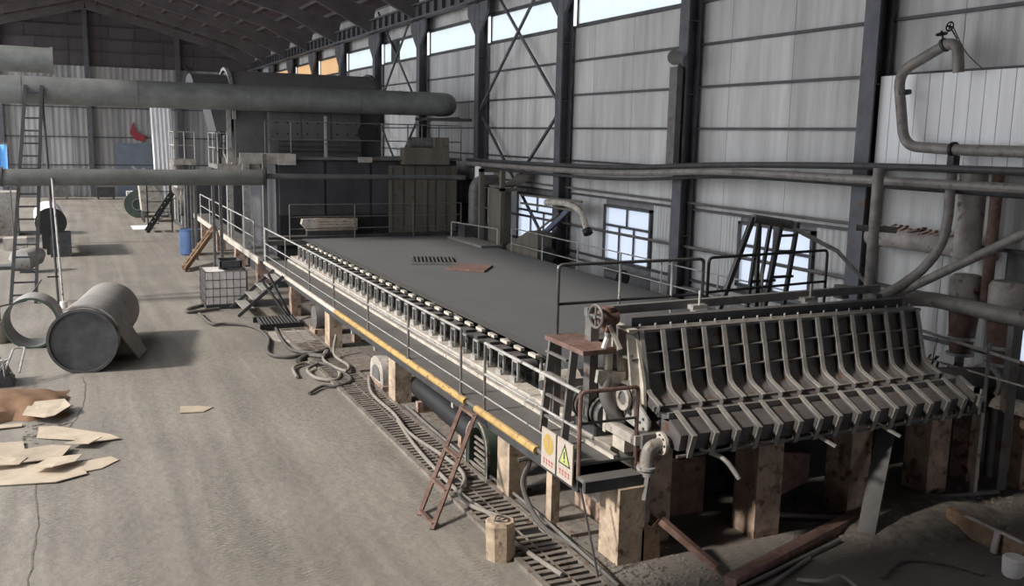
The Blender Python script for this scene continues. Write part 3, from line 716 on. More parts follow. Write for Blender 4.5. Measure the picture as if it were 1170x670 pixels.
# ---- drive gear clutter between walkway and felt end
gb = thing('gearbox', 'dusty beige gearbox with round flange beside the ladder platform', 'gearbox', (6.2, 11.6, 1.23))
MB().bx(6.08, 6.5, 11.45, 11.95, 1.23, 1.62).build('housing', M_ledge, gb)
MB().cyl((6.0, 11.7, 1.50), (6.5, 11.7, 1.50), 0.20, 20).build('flange', M_cream, gb)
MB().cyl((5.93, 11.7, 1.50), (6.0, 11.7, 1.50), 0.07, 12).build('shaft', M_dark, gb)
for k in range(5): MB().cyl((6.1+0.06*k, 12.05, 1.3), (6.1+0.06*k, 12.05, 1.72), 0.018, 6).build('stud', M_light, gb)
mo = thing('drive_motor', 'dark ribbed motor lying below the platform near the walkway end', 'motor', (6.35, 10.55, 1.15))
MB().cyl((6.2, 10.2, 1.45), (6.2, 11.0, 1.45), 0.20, 20).build('body', M_mid, mo)
for k in range(6): MB().ring((6.2, 10.32+k*0.1, 1.45), (6.2, 10.34+k*0.1, 1.45), 0.225, 0.19, 20).build('fin', M_dark, mo)
MB().bx(6.05, 6.35, 10.3, 10.9, 1.15, 1.28).build('foot', M_dark, mo)
pb = thing('machine_pedestal', 'cream machine pedestal with cover plates behind the end handrail', 'pedestal', (6.2, 10.3, 0))
MB().bx(6.03, 6.5, 9.9, 11.0, 0.3, 1.15).build('body', M_ledge, pb)
MB().bx(6.06, 6.4, 9.62, 9.9, 1.15, 1.32).build('cover', M_cream, pb)
MB().bx(6.1, 6.45, 10.0, 10.9, 0, 0.3).build('foot', M_concdark, pb)
el = thing('curved_pipe', 'dark curved pipe rising from under the walkway end to the headbox port', 'pipe', (6.1, 9.6, 0.4))
MB().tube(bend([(6.22, 9.75, 0.85), (6.18, 9.85, 1.35), (5.98, 9.98, 1.75), (6.0, 10.05, 2.02), (6.25, 10.1, 2.02)], 0.2, 8), 0.085, 14).build('bend', M_mid, el)
MB().tube([(6.22, 9.7, 0.0), (6.22, 9.75, 0.86)], 0.085, 14).build('riser', M_mid, el)

# ---- flanged elbow pipe with wooden post at near end
fp = thing('flanged_elbow_pipe', 'grey elbow pipe with bolted flange and clamp below headbox left end', 'pipe', (6.08, 9.12, 0))
c0 = V(6.33, 8.8, 0)
MB().tube(bend([(6.26, 9.12, 1.40), (6.08, 9.12, 1.38), (6.06, 9.12, 1.0), (6.06, 9.12, 0.45)], 0.18, 8), 0.075, 16).build('pipe_body', M_pipeg, fp)
MB().ring((6.24, 9.12, 1.40), (6.28, 9.12, 1.40), 0.14, 0.05, 24).build('flange', M_cream, fp)
bl = MB()
for k in range(8):
    an = k*PI/4; bl.cyl((6.225, 9.12+0.11*math.cos(an), 1.40+0.11*math.sin(an)), (6.245, 9.12+0.11*math.cos(an), 1.40+0.11*math.sin(an)), 0.014, 6)
bl.build('bolts', M_dark, fp, kind='stuff')
MB().ring((6.06, 9.12, 1.04), (6.06, 9.12, 1.08), 0.11, 0.07, 20).ring((6.06, 9.12, 1.11), (6.06, 9.12, 1.14), 0.115, 0.07, 20).build('clamp', M_light, fp)
MB().bar((6.02, 9.02, 1.05), (5.96, 8.98, 0.78), 0.05, 0.03).build('lever', M_mid, fp)
MB().bx(6.28, 6.60, 9.06, 9.18, 1.34, 1.46).bx(5.98, 6.10, 9.25, 9.95, 1.36, 1.48).build('support_bar', M_ledge, fp)
MB().prism([(5.97, 0), (5.97, 0.38), (6.02, 0.48), (6.1, 0.42), (6.2, 0.50), (6.24, 0.0)], 'y', 9.0, 9.22).build('timber_block', M_wood, fp, label='splintered timber block under the pipe')

# ---- pillars below the near walkway
for (x0, x1, y0, y1, z1, m, lab) in ((5.64, 6.0, 9.0, 9.45, 0.94, M_concrete, 'cream concrete pillar holding up the near corner of the walkway'),
    (5.30, 5.58, 11.35, 11.75, 0.86, M_concrete, 'chipped concrete pillar under the walkway, just right of the leaning ladder'),
    (5.42, 5.54, 10.30, 10.45, 0.86, M_concrete, 'thin short post under the walkway between two thicker concrete pillars'),
    (5.30, 5.62, 16.45, 16.85, 0.86, M_concrete, 'concrete pillar under the walkway right of the pump housing'),
    (5.30, 5.60, 21.4, 21.85, 0.86, M_concrete, 'concrete pillar under the walkway beside the hose pile'),
    (5.30, 5.55, 25.6, 25.95, 0.86, M_concdark, 'farthest dark pillar under the near walkway')):
    tag(MB().bx(x0, x1, y0, y1, 0, z1).build('concrete_pillar', m), lab, 'pillar', 'pillars under the walkway')
for y in (13.6, 17.9, 19.6): MB().bx(5.34, 5.42, y, y+0.08, 0.70, 1.03).build('hanger_bracket', M_light, wk)
tag(MB().tube([(5.25, 8.75, 0.0), (5.22, 9.2, 0.96)], 0.014, 6).build('rod', M_dark), 'thin dark rod leaning on the cream corner pillar', 'rod')

# pump housings, big black roll, belt guard
pm = thing('pump_housing', 'dusty arched pump housing on the floor under the walkway', 'pump', (5.45, 17.9, 0))
n = 10
arch = [(17.4, 0.1)]+[(17.85-0.42*math.cos(PI*i/n), 0.35+0.25*math.sin(PI*i/n)) for i in range(n+1)]+[(18.3, 0.1)]
MB().prism(arch, 'x', 5.36, 5.80).build('cover', M_ledge, pm); MB().bx(5.33, 5.84, 17.35, 18.35, 0, 0.1).build('base', M_concdark, pm)
MB().prism([(y*0.55+17.85*0.45, z*0.55+0.1) for y, z in arch], 'x', 5.34, 5.37).build('inner_plate', M_mid, pm)
pm2 = thing('pump', 'grey pump with round body behind hose pile under walkway', 'pump', (5.5, 23.2, 0))
MB().cyl((5.35, 23.2, 0.42), (5.85, 23.2, 0.42), 0.30, 18).build('body', M_mid, pm2); MB().bx(5.3, 5.9, 22.9, 23.5, 0, 0.16).build('base', M_concdark, pm2)
MB().cyl((5.6, 23.2, 0.6), (5.6, 23.2, 0.92), 0.08, 12).build('outlet', M_pipeg, pm2)
rl = thing('black_roll', 'long black roll with pale round end lying under the walkway', 'roll', (5.75, 14.8, 0))
MB().cyl((5.62, 13.2, 0.36), (5.72, 16.2, 0.36), 0.20, 24).build('shell', M_black, rl); MB().cyl((5.615, 13.12, 0.36), (5.62, 13.2, 0.36), 0.17, 20).cyl((5.61, 13.02, 0.36), (5.62, 13.2, 0.36), 0.05, 12).build('end_cap', M_mid, rl)
for y in (13.7, 15.8): MB().bx(5.5, 5.85, y-0.06, y+0.06, 0, 0.2).build('cradle', M_concdark, rl)
bgd = thing('belt_guard', 'tall arched dark green belt guard beside the leaning ladder', 'guard', (5.4, 12.5, 0))
A = [(12.5+0.42*math.cos(PI*i/14), 0.40+0.42*math.sin(PI*i/14)) for i in range(15)]
o_ = [(12.92, 0.05)]+A+[(12.08, 0.05)]; i_ = [(12.5+(y-12.5)*0.72, z*0.86-0.0) for y, z in o_]
MB().prism(o_ + i_[::-1], 'x', 5.30, 5.62).build('shell', M_green, bgd)
MB().prism(off(o_, -0.02) + o_[::-1], 'x', 5.28, 5.33).build('rim', M_ledge, bgd)
for i in range(5): MB().bx(5.36, 5.39, 12.25, 12.75, 0.12+i*0.09, 0.15+i*0.09).build('mesh_bar', M_slat, bgd)
MB().bx(5.3, 5.7, 12.05, 12.95, 0, 0.05).build('base', M_concdark, bgd)
# dusty cover boards behind the trench
for (x0, x1, y0, y1, lab) in ((5.36, 5.7, 13.9, 15.4, 'dusty flat cover board beside the trench under the black roll'), (5.36, 5.9, 19.0, 20.6, 'dusty cover board beside the trench near the hoses'), (5.5, 6.0, 9.9, 11.0, 'grey ledge board behind the thin post')):
    tag(MB().bx(x0, x1, y0, y1, 0, 0.05).build('cover_board', M_slat), lab, 'board')
# leaning steel ladder
ld = thing('steel_ladder', 'short brown steel ladder leaning on the walkway edge above the trench', 'ladder', (4.2, 11.3, 0))
for y in (10.8, 11.3): MB().bar((3.97, y, 0.0), (5.08, y+1.25, 1.12-0.06), 0.055, 0.05).build('rail', M_rustp, ld)
for t in (0.03, 0.3, 0.58, 0.97):
    a = V(3.97, 10.8, 0.02).lerp(V(5.08, 12.05, 1.08), t); MB().bar(a, a+V(0, 0.5, 0), 0.05, 0.04).build('rung', M_rustp, ld)
# concrete stump
sc = thing('concrete_stump', 'eight sided concrete stump standing by the trench near the ladder', 'stump', (4.45, 9.7, 0))
n = 8; mb = MB(); mb.tube([(4.46, 9.75, 0), (4.46, 9.75, 0.06), (4.45, 9.75, 0.44), (4.45, 9.75, 0.47)], [0.18, 0.185, 0.19, 0.17], 8)
mb.build('block', M_concrete, sc, smooth=False)
MB().tube(spline([(4.37, 9.75, 0.48), (4.45, 9.66, 0.51), (4.53, 9.76, 0.49), (4.44, 9.82, 0.50), (4.38, 9.74, 0.49)], 4), 0.012, 6).build('wire', M_hose, sc)
# bent hoses by the trench
def hose(pts, r, m, label, group=None, n=7):
    return tag(MB().tube(spline(pts, n), r, 8).build('hose', m), label, 'hose', group)
hose([(5.15, 10.75, 0.80), (5.30, 10.72, 0.78), (5.2, 10.7, 0.45), (5.25, 10.2, 0.08), (5.4, 9.4, 0.05), (5.33, 8.6, 0.06)], 0.035, M_hose, 'thick grey hose bending down from under the walkway end')
hose([(5.30, 18.2, 0.10), (5.02, 17.0, 0.09), (5.0, 15.6, 0.09), (4.9, 14.4, 0.09), (5.02, 13.0, 0.1), (4.98, 12.2, 0.1), (4.62, 11.4, 0.09), (4.9, 10.6, 0.09)], 0.03, M_hosel, 'pale hose snaking along the slotted trench from the pump')
hose([(4.95, 15.2, 0.08), (4.80, 14.0, 0.08), (4.72, 12.8, 0.08), (4.7, 11.6, 0.08), (4.8, 10.6, 0.08), (4.72, 9.9, 0.08), (4.85, 8.9, 0.08)], 0.03, M_hosel, 'second pale hose on the trench running past the ladder foot')
hose([(5.36, 16.0, 0.09), (5.32, 13.0, 0.09), (5.38, 11.0, 0.09), (5.3, 8.4, 0.09)], 0.022, M_mid, 'thin pipe along the inner kerb of the trench')
hose([(3.9, 28.4, 0.05), (2.95, 27.6, 0.05), (2.75, 26.9, 0.05), (3.6, 27.1, 0.06)], 0.045, M_hose, 'black hose loop on floor left of the tote')
hose([(3.0, 26.6, 0.05), (3.1, 25.0, 0.06), (3.5, 24.9, 0.05), (4.0, 24.4, 0.05), (4.15, 22.9, 0.05), (3.85, 21.2, 0.05), (4.2, 20.7, 0.05), (4.7, 20.9, 0.05)], 0.04, M_hose, 'long black hose on floor in front of the tote')
hose([(4.6, 24.4, 0.06), (4.45, 23.0, 0.05), (4.4, 21.4, 0.05), (4.8, 20.8, 0.08), (5.2, 21.2, 0.06)], 0.04, M_hose, 'black hose curling round the metal grate')
hose([(4.0, 18.9, 0.04), (4.1, 19.7, 0.05), (4.5, 20.0, 0.05), (4.9, 19.2, 0.06), (4.7, 18.4, 0.06), (4.35, 18.6, 0.06), (4.3, 19.3, 0.07), (4.6, 19.7, 0.09)], 0.035, M_hosel, 'pale coiled hose at the start of the trench')
hose([(3.95, 17.6, 0.04), (4.3, 18.0, 0.05), (4.62, 17.9, 0.06), (4.95, 18.3, 0.08), (4.8, 19.4, 0.1), (4.5, 19.9, 0.1)], 0.032, M_hose, 'dark hose end trailing onto the bare floor by the coil')
hose([(5.1, 21.0, 0.06), (4.8, 19.9, 0.1), (4.95, 18.8, 0.12), (5.15, 19.2, 0.12), (5.1, 20.2, 0.15), (5.25, 20.6, 0.5)], 0.032, M_hosel, 'pale hose rising behind the coil towards walkway pillar')
hose([(4.3, 20.2, 0.05), (4.6, 20.6, 0.07), (4.9, 20.3, 0.10), (5.1, 20.8, 0.08)], 0.06, M_hose, 'short thick black hose bundle on the coil')
gr = thing('metal_grate', 'black slotted metal grate lying on floor under the far end of the walkway', 'grate', (4.7, 24.3, 0))
for k in range(12): MB().bar((4.22+k*0.085, 23.95, 0.12), (4.26+k*0.085, 24.9, 0.14), 0.035, 0.09).build('slat', M_dark, gr)
MB().bx(4.15, 5.25, 23.88, 23.94, 0.03, 0.17).bx(4.15, 5.25, 24.9, 24.96, 0.03, 0.17).build('frame', M_black, gr)
tag(MB().prism([(4.15, 22.9), (4.7, 22.1), (5.2, 22.2), (5.2, 23.5), (4.3, 23.6)], 'z', 0.0, 0.045).build('steel_plate', M_ledge), 'pale dusty steel plate on floor in front of the grate', 'plate')
# IBC tote
ib = thing('liquid_tote', 'white plastic liquid tote in a wire cage beside the steel steps', 'tote', (3.85, 28.0, 0))
MB().bx(3.3, 4.38, 27.35, 28.5, 0.14, 1.05).build('bottle', M_tote, ib)
MB().cyl((3.84, 27.95, 1.05), (3.84, 27.95, 1.13), 0.12, 14).build('cap', M_dark, ib)
MB().bx(3.27, 4.41, 27.32, 28.52, 0, 0.12).build('pallet', M_dark, ib)
cg = MB()
for k in range(7):
    x = 3.28+k*0.187; cg.bar((x, 27.3, 0.1), (x, 27.3, 1.07), 0.016); 
    y = 27.3+k*0.205; cg.bar((3.27, y, 0.1), (3.27, y, 1.07), 0.02); cg.bar((4.41, y, 0.1), (4.41, y, 1.07), 0.02)
for z in (0.12, 0.36, 0.60, 0.84, 1.07):
    cg.bar((3.27, 27.3, z), (4.41, 27.3, z), 0.018); cg.bar((3.27, 27.3, z), (3.27, 28.53, z), 0.025); cg.bar((4.41, 27.3, z), (4.41, 28.53, z), 0.025)
cg.build('cage', M_dark, ib)
bt = thing('black_crate', 'black crate and junk resting on top of the tote', 'crate', (3.95, 28.2, 1.09))
MB().bx(3.7, 4.3, 27.5, 28.3, 1.14, 1.17).bx(3.7, 4.3, 27.5, 27.54, 1.15, 1.34).bx(3.7, 4.3, 28.26, 28.3, 1.15, 1.34).bx(3.7, 3.74, 27.5, 28.3, 1.15, 1.34).bx(4.26, 4.3, 27.5, 28.3, 1.15, 1.34).build('box', M_dark, bt)
dr = thing('blue_drum', 'blue plastic drum on floor behind the timber stair', 'drum', (4.15, 39, 0))
MB().tube([(4.25, 40, 0), (4.25, 40, 0.05), (4.25, 40, 0.5), (4.25, 40, 0.98), (4.25, 40, 1.02)], [0.36, 0.40, 0.42, 0.40, 0.36], 20).build('shell', M_blue, dr)
MB().ring((4.25, 40, 0.98), (4.25, 40, 1.03), 0.42, 0.38, 20).build('rim', M_blue, dr)

# ---- dryer hood block behind the felt
dh = thing('dryer_section', 'big dark steel dryer block standing beyond the far end of the felt', 'machine', (8.9, 33, 0))
MB().bx(5.9, 12.05, 30.6, 36.5, 0.0, 4.12).build('housing', M_hood, dh)
for i in range(4):
    x0 = 6.0+i*1.52; MB().bx(x0, x0+1.44, 30.52, 30.6, 2.35, 4.08).build('panel', M_hood, dh)
    MB().bx(x0, x0+1.44, 30.52, 30.6, 1.25, 2.3).build('panel', M_black, dh)
MB().bx(5.4, 12.1, 30.1, 30.55, 1.62, 1.70).build('cross_walk', M_dark, dh)
MB().bx(5.4, 12.1, 29.95, 30.1, 1.45, 1.60).build('edge_beam', M_mid, dh)
rr_ = MB()
for x in (6.2, 8.3, 10.3, 12.0): MB().tube([(x, 30.0, 1.6), (x, 30.0, 2.72)], 0.022, 8).build('rail_post', M_mid, dh)
for z in (1.95, 2.33, 2.72): MB().tube([(6.2, 30.0, z), (12.0, 30.0, z)], 0.018, 8).build('guard_rail', M_mid, dh)
# motor on the cross walk
dm = thing('geared_motor', 'beige ribbed box drive on the crosswalk at the far end of the felt', 'motor', (7.3, 30.3, 1.7))
MB().bx(7.1, 8.45, 30.2, 30.5, 1.86, 2.24).build('casing', M_concrete, dm)
for i in range(4): MB().bx(7.12, 8.43, 30.17, 30.2, 1.90+i*0.09, 1.94+i*0.09).build('rib', M_cream, dm)
MB().prism([(6.66, 2.24), (6.62, 2.08), (6.74, 1.95), (6.8, 1.86), (7.1, 1.86), (7.1, 2.24)], 'y', 30.2, 30.45).build('gear_end', M_cream, dm)
MB().bx(6.8, 8.4, 30.22, 30.48, 1.70, 1.86).build('foot', M_dark, dm)
# top platform
MB().bx(5.5, 12.15, 30.3, 31.6, 4.12, 4.20).build('top_platform', M_mid, dh)
MB().bx(4.75, 6.3, 30.22, 30.3, 3.98, 4.32).build('fascia', M_ledge, dh, label='pale fascia box at left corner')
MB().bx(5.9, 6.45, 30.12, 30.22, 3.96, 4.30).build('switch_box', M_cream, dh)
MB().bx(8.5, 8.95, 30.2, 30.3, 4.05, 4.22).build('junction_box', M_ledge, dh)
for x in (5.55, 6.35, 7.5, 9.3, 10.2, 10.7, 11.3, 12.1): MB().tube([(x, 30.32, 4.2), (x, 30.32, 5.3)], 0.02, 8).build('rail_post', M_mid, dh)
for z in (4.75, 5.3): MB().tube([(5.55, 30.32, z), (12.1, 30.32, z)], 0.018, 8).build('guard_rail', M_mid, dh)
MB().bx(7.42, 7.5, 30.34, 30.4, 4.2, 5.5).build('frame_post', M_light, dh)
# upper hood front panels and half-drum
MB().bx(5.95, 9.0, 31.7, 32.1, 4.2, 5.62).build('upper_panel', M_hoodpan, dh)
for i in range(3):
    up = MB().bx(6.0+i, 6.96+i, 31.66, 31.7, 4.75, 5.6).build('cover_plate', M_hoodpan, dh)
    b = MB()
    for px_ in (0.15, 0.5, 0.82):
        for z in (4.9, 5.25): b.bx(6.0+i+px_, 6.05+i+px_, 31.63, 31.66, z, z+0.05)
    b.build('studs', M_black, up)
for z in (4.35, 4.5, 4.65): MB().bx(6.2, 8.9, 31.6, 31.66, z, z+0.05).build('louvre', M_hood, dh)
n = 14
arc = [(34.0-1.75*math.cos(PI*i/n), 5.35+1.65*math.sin(PI*i/n)) for i in range(n+1)]
MB().prism([(32.25, 4.12)]+arc+[(35.75, 4.12)], 'x', 4.95, 9.9).build('drum_hood', M_hoodpan, dh)
MB().prism(off(arc, -0.10)+arc[::-1], 'x', 4.86, 4.98).build('end_ring', M_light, dh, label='pale arched end ring')
MB().prism(off(arc, -0.08)+arc[::-1], 'x', 9.86, 9.96).build('end_ring', M_dark, dh)
MB().prism([(32.4, 6.1)]+[(34-1.55*math.cos(PI*i/n), 5.9+0.95*math.sin(PI*i/n)) for i in range(2, n-1)]+[(35.6, 6.1)], 'x', 3.75, 4.86).build('side_casing', M_hood, dh)
MB().prism([(4.15, 6.1), (4.9, 6.1), (4.9, 4.95), (4.4, 4.95)], 'y', 32.6, 34.6).build('side_hopper', M_hoodpan, dh)
MB().bx(4.72, 4.86, 32.5, 32.7, 3.95, 6.1).build('hood_leg', M_light, dh)
MB().cyl((9.2, 31.4, 5.0), (9.2, 31.7, 5.0), 0.32, 16).build('fan_housing', M_black, dh)
# right part of the dryer block: cross wall with vertical stanchion and brown casing
MB().bx(9.6, 12.0, 30.42, 30.6, 1.72, 3.95).build('side_casing', M_aged, dh, label='dull tan casing of the right part')
MB().bx(10.55, 10.9, 30.36, 30.42, 1.72, 3.5).build('stanchion', M_aged, dh)
for i in range(6): MB().bx(9.7+i*0.38, 9.72+i*0.38, 30.40, 30.42, 1.8, 3.9).build('seam', M_dark, dh)
MB().bx(10.0, 11.6, 30.1, 30.5, 4.0, 4.55).build('machine_top', M_aged, dh)
MB().cyl((10.3, 30.5, 4.7), (11.2, 30.5, 4.7), 0.2, 14).build('roll', M_mid, dh)
MB().bx(11.1, 11.6, 30.15, 30.4, 4.2, 4.9).build('cabinet', M_aged, dh)
tag(MB().bx(12.2, 12.7, 28.9, 29.3, 3.3, 4.2).build('white_cabinet', M_white), 'white cabinet mounted at right end of the dryer block', 'cabinet')
# ---- left side of dryer: posts and upper platforms
for i, (x, y, z1, m, lab) in enumerate(((5.32, 36.3, 4.0, M_light, 'pale steel post, leftmost of the three at the dryer left side'), (5.34, 32.8, 4.0, M_light, 'pale steel post, middle one at the dryer left side'), (5.40, 29.75, 4.3, M_mid, 'slim steel post at the near left corner of the dryer'))):
    t = MB().bx(x-0.11 if i < 2 else x-0.06, x+0.11 if i < 2 else x+0.06, y-0.1, y+0.1, DZ-0.02, z1).build('steel_post', m); tag(t, lab, 'post', 'posts at the dryer left side')
def gantry(name, label, x0, x1, y0, y1, z, legs):
    t = thing(name, label, 'platform', ((x0+x1)/2, (y0+y1)/2, 0))
    MB().bx(x0, x1, y0, y1, z-0.14, z).build('deck_plate', M_mid, t)
    MB().bx(x0, x1, y0-0.04, y0, z-0.18, z+0.04).build('edge_beam', M_ledge, t)
    for x in (x0+0.03, (x0+x1)/2, x1-0.03): MB().tube([(x, y0, z), (x, y0, z+1.05)], 0.022, 8).build('rail_post', M_light, t)
    for y in (y0+(y1-y0)/2, y1): MB().tube([(x0+0.03, y, z), (x0+0.03, y, z+1.05)], 0.022, 8).build('rail_post', M_light, t)
    for q in (0.55, 1.05):
        MB().tube([(x0+0.03, y1, z+q), (x0+0.03, y0, z+q), (x1-0.03, y0, z+q)], 0.02, 8).build('guard_rail', M_light, t)
    for x, y in legs: MB().bx(x-0.05, x+0.05, y-0.05, y+0.05, 0, z-0.14).build('leg', M_mid, t)
    return t
gantry('service_platform', 'small railed platform high up left of the dryer, far one', 3.55, 4.35, 38, 39.6, 3.85, ((4.3, 38.2), (4.3, 39.4)))
gantry('service_platform', 'railed platform high up joined to the left end of the dryer', 4.45, 5.85, 33.0, 35.2, 3.85, ((4.55, 33.2), (4.55, 35.0)))
vc = thing('valve_cluster', 'cluster of dark valves and pipework on the platform left of the dryer', 'valves', (5.0, 33.6, 3.85))
MB().tube(bend([(4.6, 33.5, 3.85), (4.6, 33.5, 4.9), (5.0, 33.5, 4.9), (5.0, 33.5, 3.85)], 0.2), 0.06, 10).build('pipe', M_black, vc)
MB().cyl((4.75, 33.4, 4.45), (5.35, 33.4, 4.45), 0.16, 14).build('valve_body', M_dark, vc)
MB().bx(5.3, 5.75, 33.2, 33.6, 3.85, 4.5).build('control_box', M_light, vc)
wheel((4.85, 33.1, 4.7), 0.22, (0, 1, 0)).build('handwheel', M_dark, vc)
MB().bx(4.95, 5.1, 33.1, 33.3, 3.85, 4.9).build('stand', M_cream, vc)
for k, (x, z0, z1) in enumerate(((4.45, 4.3, 5.1), (4.62, 4.1, 5.2), (4.78, 4.35, 5.0), (4.93, 4.2, 5.15), (5.2, 4.0, 4.9))):
    MB().tube(bend([(x, 33.15, z0), (x+0.03, 33.15, z1), (x+0.18, 33.25, z1-0.12), (x+0.15, 33.3, z0+0.1)], 0.08), 0.035, 8).build('hose_loop', M_black, vc)
MB().prism([(4.7, 4.35), (5.15, 4.3), (5.0, 3.87), (4.85, 3.87)], 'y', 33.35, 33.6).build('funnel', M_cream, vc)
# machinery left under platforms: far clutter
fm = thing('press_section', 'distant press frame with pale bent duct beyond the timber stair', 'machine', (4.9, 50, 0))
MB().bx(5.0, 8.5, 47.5, 58, 0, 2.6).build('frame', M_hood, fm)
MB().tube(bend([(4.75, 50, 3.6), (4.75, 50, 1.9), (5.6, 50, 1.3)], 0.8, 8), 0.28, 14).build('bent_duct', M_pipeg, fm)
for i in range(6): MB().bx(4.9, 5.0, 47.8+i*1.6, 48.3+i*1.6, 0.3, 2.5).build('upright', M_light if i % 2 else M_mid, fm)
MB().bx(4.6, 5.1, 48, 57, 2.2, 2.35).build('top_rail', M_light, fm)
MB().cyl((4.8, 49, 1.3), (8, 49, 1.3), 0.5, 18).build('press_roll', M_mid, fm)
fs_ = thing('far_steps', 'dark steel stair tower beyond the blue drum', 'stair', (4.0, 49.5, 0))
for i in range(7): MB().bx(3.35+0.16*i, 3.65+0.16*i, 49.0, 50.0, 0.18+0.24*i, 0.22+0.24*i).build('tread', M_mid, fs_)
for y in (48.98, 50.02): MB().bar((3.25, y, 0), (4.5, y, 1.9), 0.05, 0.16).build('stringer', M_black, fs_)
for x in (3.3, 4.4): MB().bx(x-0.03, x+0.03, 48.95, 49.01, 0, 2.4).build('post', M_black, fs_)
for z in (1.0, 1.5, 2.0, 2.4): MB().bar((3.3, 48.97, z), (4.4, 48.97, z), 0.04).build('guard_rail', M_black, fs_)
fb_ = thing('pale_hopper', 'pale grey hopper box standing by the far stair tower', 'hopper', (4.3, 56, 0))
MB().prism([(3.4, 0.6), (3.25, 2.6), (4.5, 2.6), (4.35, 0.6)], 'y', 54.5, 56).build('body', M_ledge, fb_)
for x in (3.48, 4.25): MB().bx(x-0.06, x+0.06, 54.6, 54.75, 0, 0.62).bx(x-0.06, x+0.06, 55.7, 55.85, 0, 0.62).build('leg', M_mid, fb_)
MB().bar((3.0, 54.4, 3.0), (4.3, 54.4, 1.6), 0.12).build('chute', M_light, fb_)
MB().bar((2.9, 54.6, 2.0), (3.6, 54.6, 2.9), 0.10).build('strut', M_light, fb_)
gd = thing('green_drum', 'green cable drum on its side at the far end of the aisle', 'drum', (3.5, 58, 0))
MB().cyl((3.4, 57.6, 0.75), (3.55, 58.9, 0.75), 0.58, 24).build('core', M_green, gd)
MB().cyl((3.38, 57.5, 0.75), (3.4, 57.6, 0.75), 0.75, 24).cyl((3.55, 58.9, 0.75), (3.56, 59.0, 0.75), 0.75, 24).build('flange', M_green, gd)
MB().ring((3.38, 57.46, 0.75), (3.385, 57.5, 0.75), 0.35, 0.28, 20).build('hub_ring', M_mid, gd)
tag(MB().bx(2.7, 3.5, 50.5, 52.6, 0, 0.03).build('pale_sheet', M_white), 'pale sheet on far floor beside the stair tower', 'sheet')
cs = thing('corrugated_panel', 'tall white corrugated panel standing upright at the far end', 'panel', (4.85, 60, 0))
mb = MB(); n = 20; vs = []; fs = []
for i in range(n+1):
    x = 4.55+1.15*i/n; yv = 60.0 + (-0.07 if (i % 4) in (1, 2) else 0)
    for dy in (0, 0.03): vs += [(x, yv+dy, 0), (x-0.15, yv+dy, 6.4)]
    if i:
        b = 4*i; fs += [(b-4, b, b+1, b-3), (b-2, b-1, b+3, b+2), (b-3, b+1, b+3, b-1), (b-4, b-2, b+2, b)]
mb.add(vs, fs).build('sheet', M_white, cs, smooth=False)
tag(MB().prism([(4.1, 4.7), (4.4, 5.5), (4.5, 4.8), (5.1, 4.4), (5.3, 4.6), (5.0, 4.0), (4.4, 4.2)], 'y', 75.8, 75.88).build('red_wall_bracket', M_red), 'red bracket shape fixed high on the back wall', 'bracket')
# low far objects near the back wall
for i, (x, y, wd, h, m, lab) in enumerate(((2.2, 73, 1.2, 0.9, M_dark, 'dark low cart against the back wall'), (4.4, 74, 1.6, 0.5, M_white, 'white low bench against the back wall'), (-0.8, 73.5, 1.2, 1.2, M_mid, 'grey cabinet against the back wall, left end'))):
    t = thing('far_cabinet' if i != 1 else 'bench', lab, 'furniture', (x, y, 0))
    MB().bx(x-wd/2, x+wd/2, y-0.4, y+0.4, 0.15, h).build('body', m, t); MB().bx(x-wd/2+0.05, x-wd/2+0.15, y-0.3, y+0.3, 0, 0.15).bx(x+wd/2-0.15, x+wd/2-0.05, y-0.3, y+0.3, 0, 0.15).build('foot', M_dark, t)

# ---- overhead pipes
up = thing('overhead_pipe', 'thick green grey pipe crossing the hall high up in front of the dryer drum', 'pipe', (4, 31.3, 5.6))
MB().tube(bend([(-4.5, 31.2, 6.02), (12.0, 31.2, 6.02), (12.0, 32.3, 6.02)], 0.6, 8), 0.40, 28).build('pipe_body', M_pipe, up)
for x in (-1.2, 1.9, 5.2, 8.7, 10.2): MB().ring((x, 31.2, 6.02), (x+0.05, 31.2, 6.02), 0.412, 0.39, 28).build('joint', M_pipe, up)
for x in (-3.5, 12.15): MB().bx(x-0.05, x+0.05, 30.7, 31.7, 5.48, 5.6).build('saddle', M_col, up)
MB().bx(11.0, 12.6, 30.6, 31.9, 5.46, 5.56).build('shelf', M_girt, up)
u2 = thing('upper_side_pipe', 'second thick green grey pipe end above the first, at far left', 'pipe', (-2, 32.4, 6.6))
MB().cyl((-4.5, 32.6, 7.0), (-0.32, 32.6, 6.96), 0.38, 24).build('pipe_body', M_pipe, u2); MB().ring((-0.38, 32.6, 6.96), (-0.30, 32.6, 6.96), 0.41, 0.3, 24).build('flange', M_pipe, u2)
M_pipe2 = mat('dark_green_grey_pipe', (0.12, 0.125, 0.12), 0.5, 0.2, 0.3, 1.8, dust=0.3, dustcol=(0.24, 0.245, 0.235))
lp = thing('lower_cross_pipe', 'grey pipe crossing the aisle at mid height, narrowing in front of the dryer', 'pipe', (3, 29.5, 3.4))
MB().tube([(-4.5, 29.45, 3.60), (5.30, 29.45, 3.60)], 0.235, 20).build('pipe_body', M_pipe2, lp); MB().tube([(5.30, 29.45, 3.64), (11.9, 29.45, 3.60)], 0.085, 14).build('narrow_pipe', M_pipe2, lp)
MB().ring((5.26, 29.45, 3.62), (5.34, 29.45, 3.62), 0.25, 0.08, 20).ring((-1.75, 29.45, 3.62), (-1.68, 29.45, 3.62), 0.27, 0.2, 20).build('flange', M_dark, lp)

